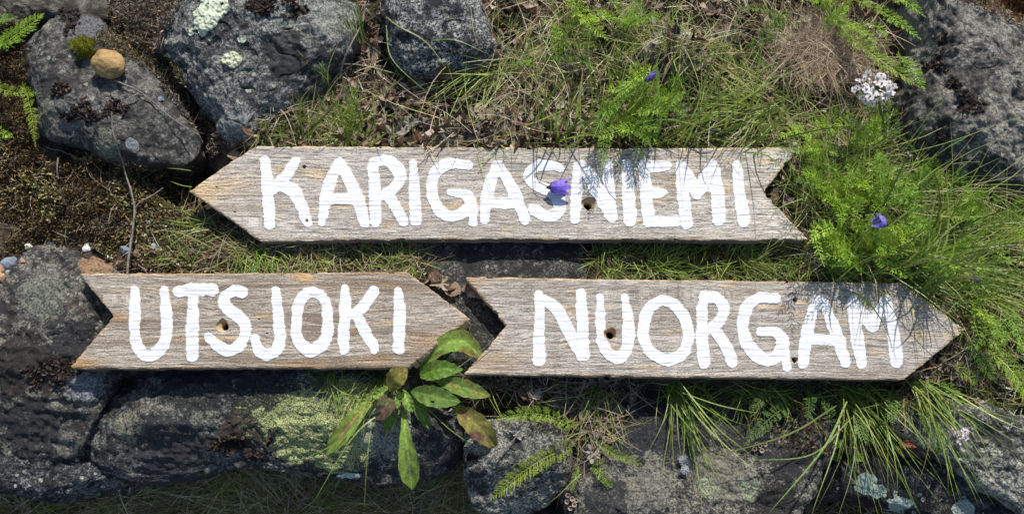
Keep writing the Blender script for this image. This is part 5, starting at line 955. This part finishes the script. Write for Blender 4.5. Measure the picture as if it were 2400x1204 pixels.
f4 = empty('bellflower', hit(2300, 680)); tag(f4, 'small withered blue bellflower at the right edge above the sign tip', 'flower', 'purple bellflowers')
tube_col([(2300, 690), (2298, 670), (2292, 660)], (.04, .06, .07), .9, (.16, .17, .06), f4); bell(f4, 2292, 660, .07, (-.5, .6, .4), 20, 7, (0.12, 0.12, 0.28), (0.2, 0.2, 0.38), -.8)
fm = []
for k in range(3):
    G = Geo(); rr = np.random.default_rng(k)
    for q in range(5):
        a = q * 1.2566 + rr.normal() * .1; d = np.array([math.cos(a), math.sin(a), 0]); s = np.array([-d[1], d[0], 0]); t = np.linspace(0, 1, 5); P = d * (t * 1.0 + .18)[:, None]; P[:, 2] = .25 * t - .35 * t ** 2 + rr.normal() * .05; W = np.array([.2, .40, .50, .44, .18]); w2 = W * 1
        V = np.concatenate([P - s * w2[:, None], P + [0, 0, -.07], P + s * w2[:, None]]); i = np.arange(4); Q = np.concatenate([np.stack([i, i + 5, i + 6, i + 1], -1), np.stack([i + 5, i + 10, i + 11, i + 6], -1)]); G.add(V, Q, None, [(0.80, 0.76, 0.77)] * 15)
    for q in range(9):
        a = q * 2.4; r_ = .10 * math.sqrt(q); tube(G, np.array([[r_ * math.cos(a), r_ * math.sin(a), .0], [r_ * math.cos(a), r_ * math.sin(a), .25]]), [.09, .06], (0.50, 0.38, 0.20), 5)
    fm.append(G)
def yhead(label, cx, cy, pts, z, base, pink, stem):
    root = empty('yarrow_flower', hit(*base)); tag(root, label, 'flower', 'yarrow flower heads'); top = at(np.array(float(stem[-1][0])), np.array(float(stem[-1][1])), z - .03)
    tube_col(stem, np.linspace(hit(*base)[2], z - .03, len(stem)), 3.2, (.17, .21, .07), root); ms = []
    for G in fm: ms.append(mesh_np('floret', np.concatenate(G.V), np.concatenate(G.Q), np.concatenate(G.T), M_petal, np.concatenate(G.C) * np.array(pink)))
    rr = np.random.default_rng(4); S_ = Geo()
    for k, (x, y, s) in enumerate(pts):
        P = at(np.array(float(x)), np.array(float(y)), z + rr.normal() * .006); o = bpy.data.objects.new('floret', ms[k % 3]); COL.objects.link(o); o.parent = root; o.location = Vector(P - origin(root)); o.scale = (s * PX,) * 3; o.rotation_euler = (rr.normal() * .55, rr.normal() * .55, rr.uniform(0, 6)); tube(S_, smooth_path(np.array([top, (top + P) / 2 + [0, 0, -.004], P - [0, 0, .001]]), 6), .0005, (.17, .2, .08), 5)
    S_.build('flower_stalks', M_grass, root)
rr = np.random.default_rng(12); pts = []
while len(pts) < 36:
    x, y = rr.uniform(2002, 2094), rr.uniform(170, 244)
    if ((x - 2048) / 46) ** 2 + ((y - 208) / 36) ** 2 < 1 and not (x < 2016 and y > 215) and not (abs(x - 2058) < 9 and abs(y - 205) < 9) and all((x - a) ** 2 + (y - b) ** 2 > 84 for a, b, _ in pts): pts.append((x, y, rr.uniform(6.2, 9.4)))
    if rr.uniform() < .0005: break
yhead('white yarrow flower head in front of the big grey boulder', 2048, 208, pts, .115, (2075, 340), (1, 1, 1), [(2075, 345), (2070, 290), (2056, 215)])
yhead('small pinkish yarrow flower head below the right sign', 2250, 1015, [(2236, 1008, 7), (2243, 1016, 7), (2262, 1010, 7.5), (2268, 1018, 7), (2256, 1030, 7), (2262, 1024, 7), (2248, 1036, 6)], .03, (2120, 900), (.92, .78, 1.0), [(2110, 895), (2170, 945), (2240, 1015)])

# ------------------------------------------------------------------ cup lichens
def cups(pts, lab, grp):
    for k, (x, y, r_) in enumerate(pts):
        G = Geo(); b = hit(x, y, .003); th = np.linspace(0, 2 * np.pi, 16, endpoint=False); prof = [(.25, -.010), (.4, -.004), (1.0, .001), (1.05, .002), (.85, .0015), (.5, -.001), (.01, -.002)]
        V = np.concatenate([np.stack([b[0] + q[0] * r_ * PX * np.cos(th), b[1] + q[0] * r_ * PX * np.sin(th) + .1 * q[1], th * 0 + b[2] + .004 + q[1]], -1) for q in prof]); i = np.arange(len(prof) - 1)[:, None] * 16 + np.arange(16)[None]; j = np.arange(len(prof) - 1)[:, None] * 16 + (np.arange(16)[None] + 1) % 16
        C = np.repeat(np.array([(.3, .28, .22)] * 3 + [(.55, .50, .42)] * 1 + [(.28, .19, .14)] * 3), 16, 0); G.add(V, np.stack([i, j, j + 16, i + 16], -1).reshape(-1, 4), None, C); o = G.build('cup_lichen', M_solid); tag(o, lab, 'lichen', grp)
cups([(1397, 1014, 6), (1411, 1008, 6), (1419, 1028, 5), (1426, 1026, 4.5), (1432, 1030, 5), (1437, 1023, 4.5)], 'tiny pale cup lichen beside the base of the block yarrow', 'cup lichens by the yarrow base')
cups([(1330, 1160, 5), (1340, 1168, 5), (1328, 1175, 5), (1345, 1182, 5), (1336, 1190, 5), (1350, 1172, 4), (1325, 1188, 4)], 'tiny brown cup lichen at the lower corner of the block', 'cup lichens at the block corner')
cups([(1765, 1052, 5), (1778, 1045, 4), (1782, 1056, 5), (1790, 1042, 4), (1770, 1040, 4)], 'tiny cup lichen on the broad dark rock under a long blade', 'cup lichens on the broad rock')
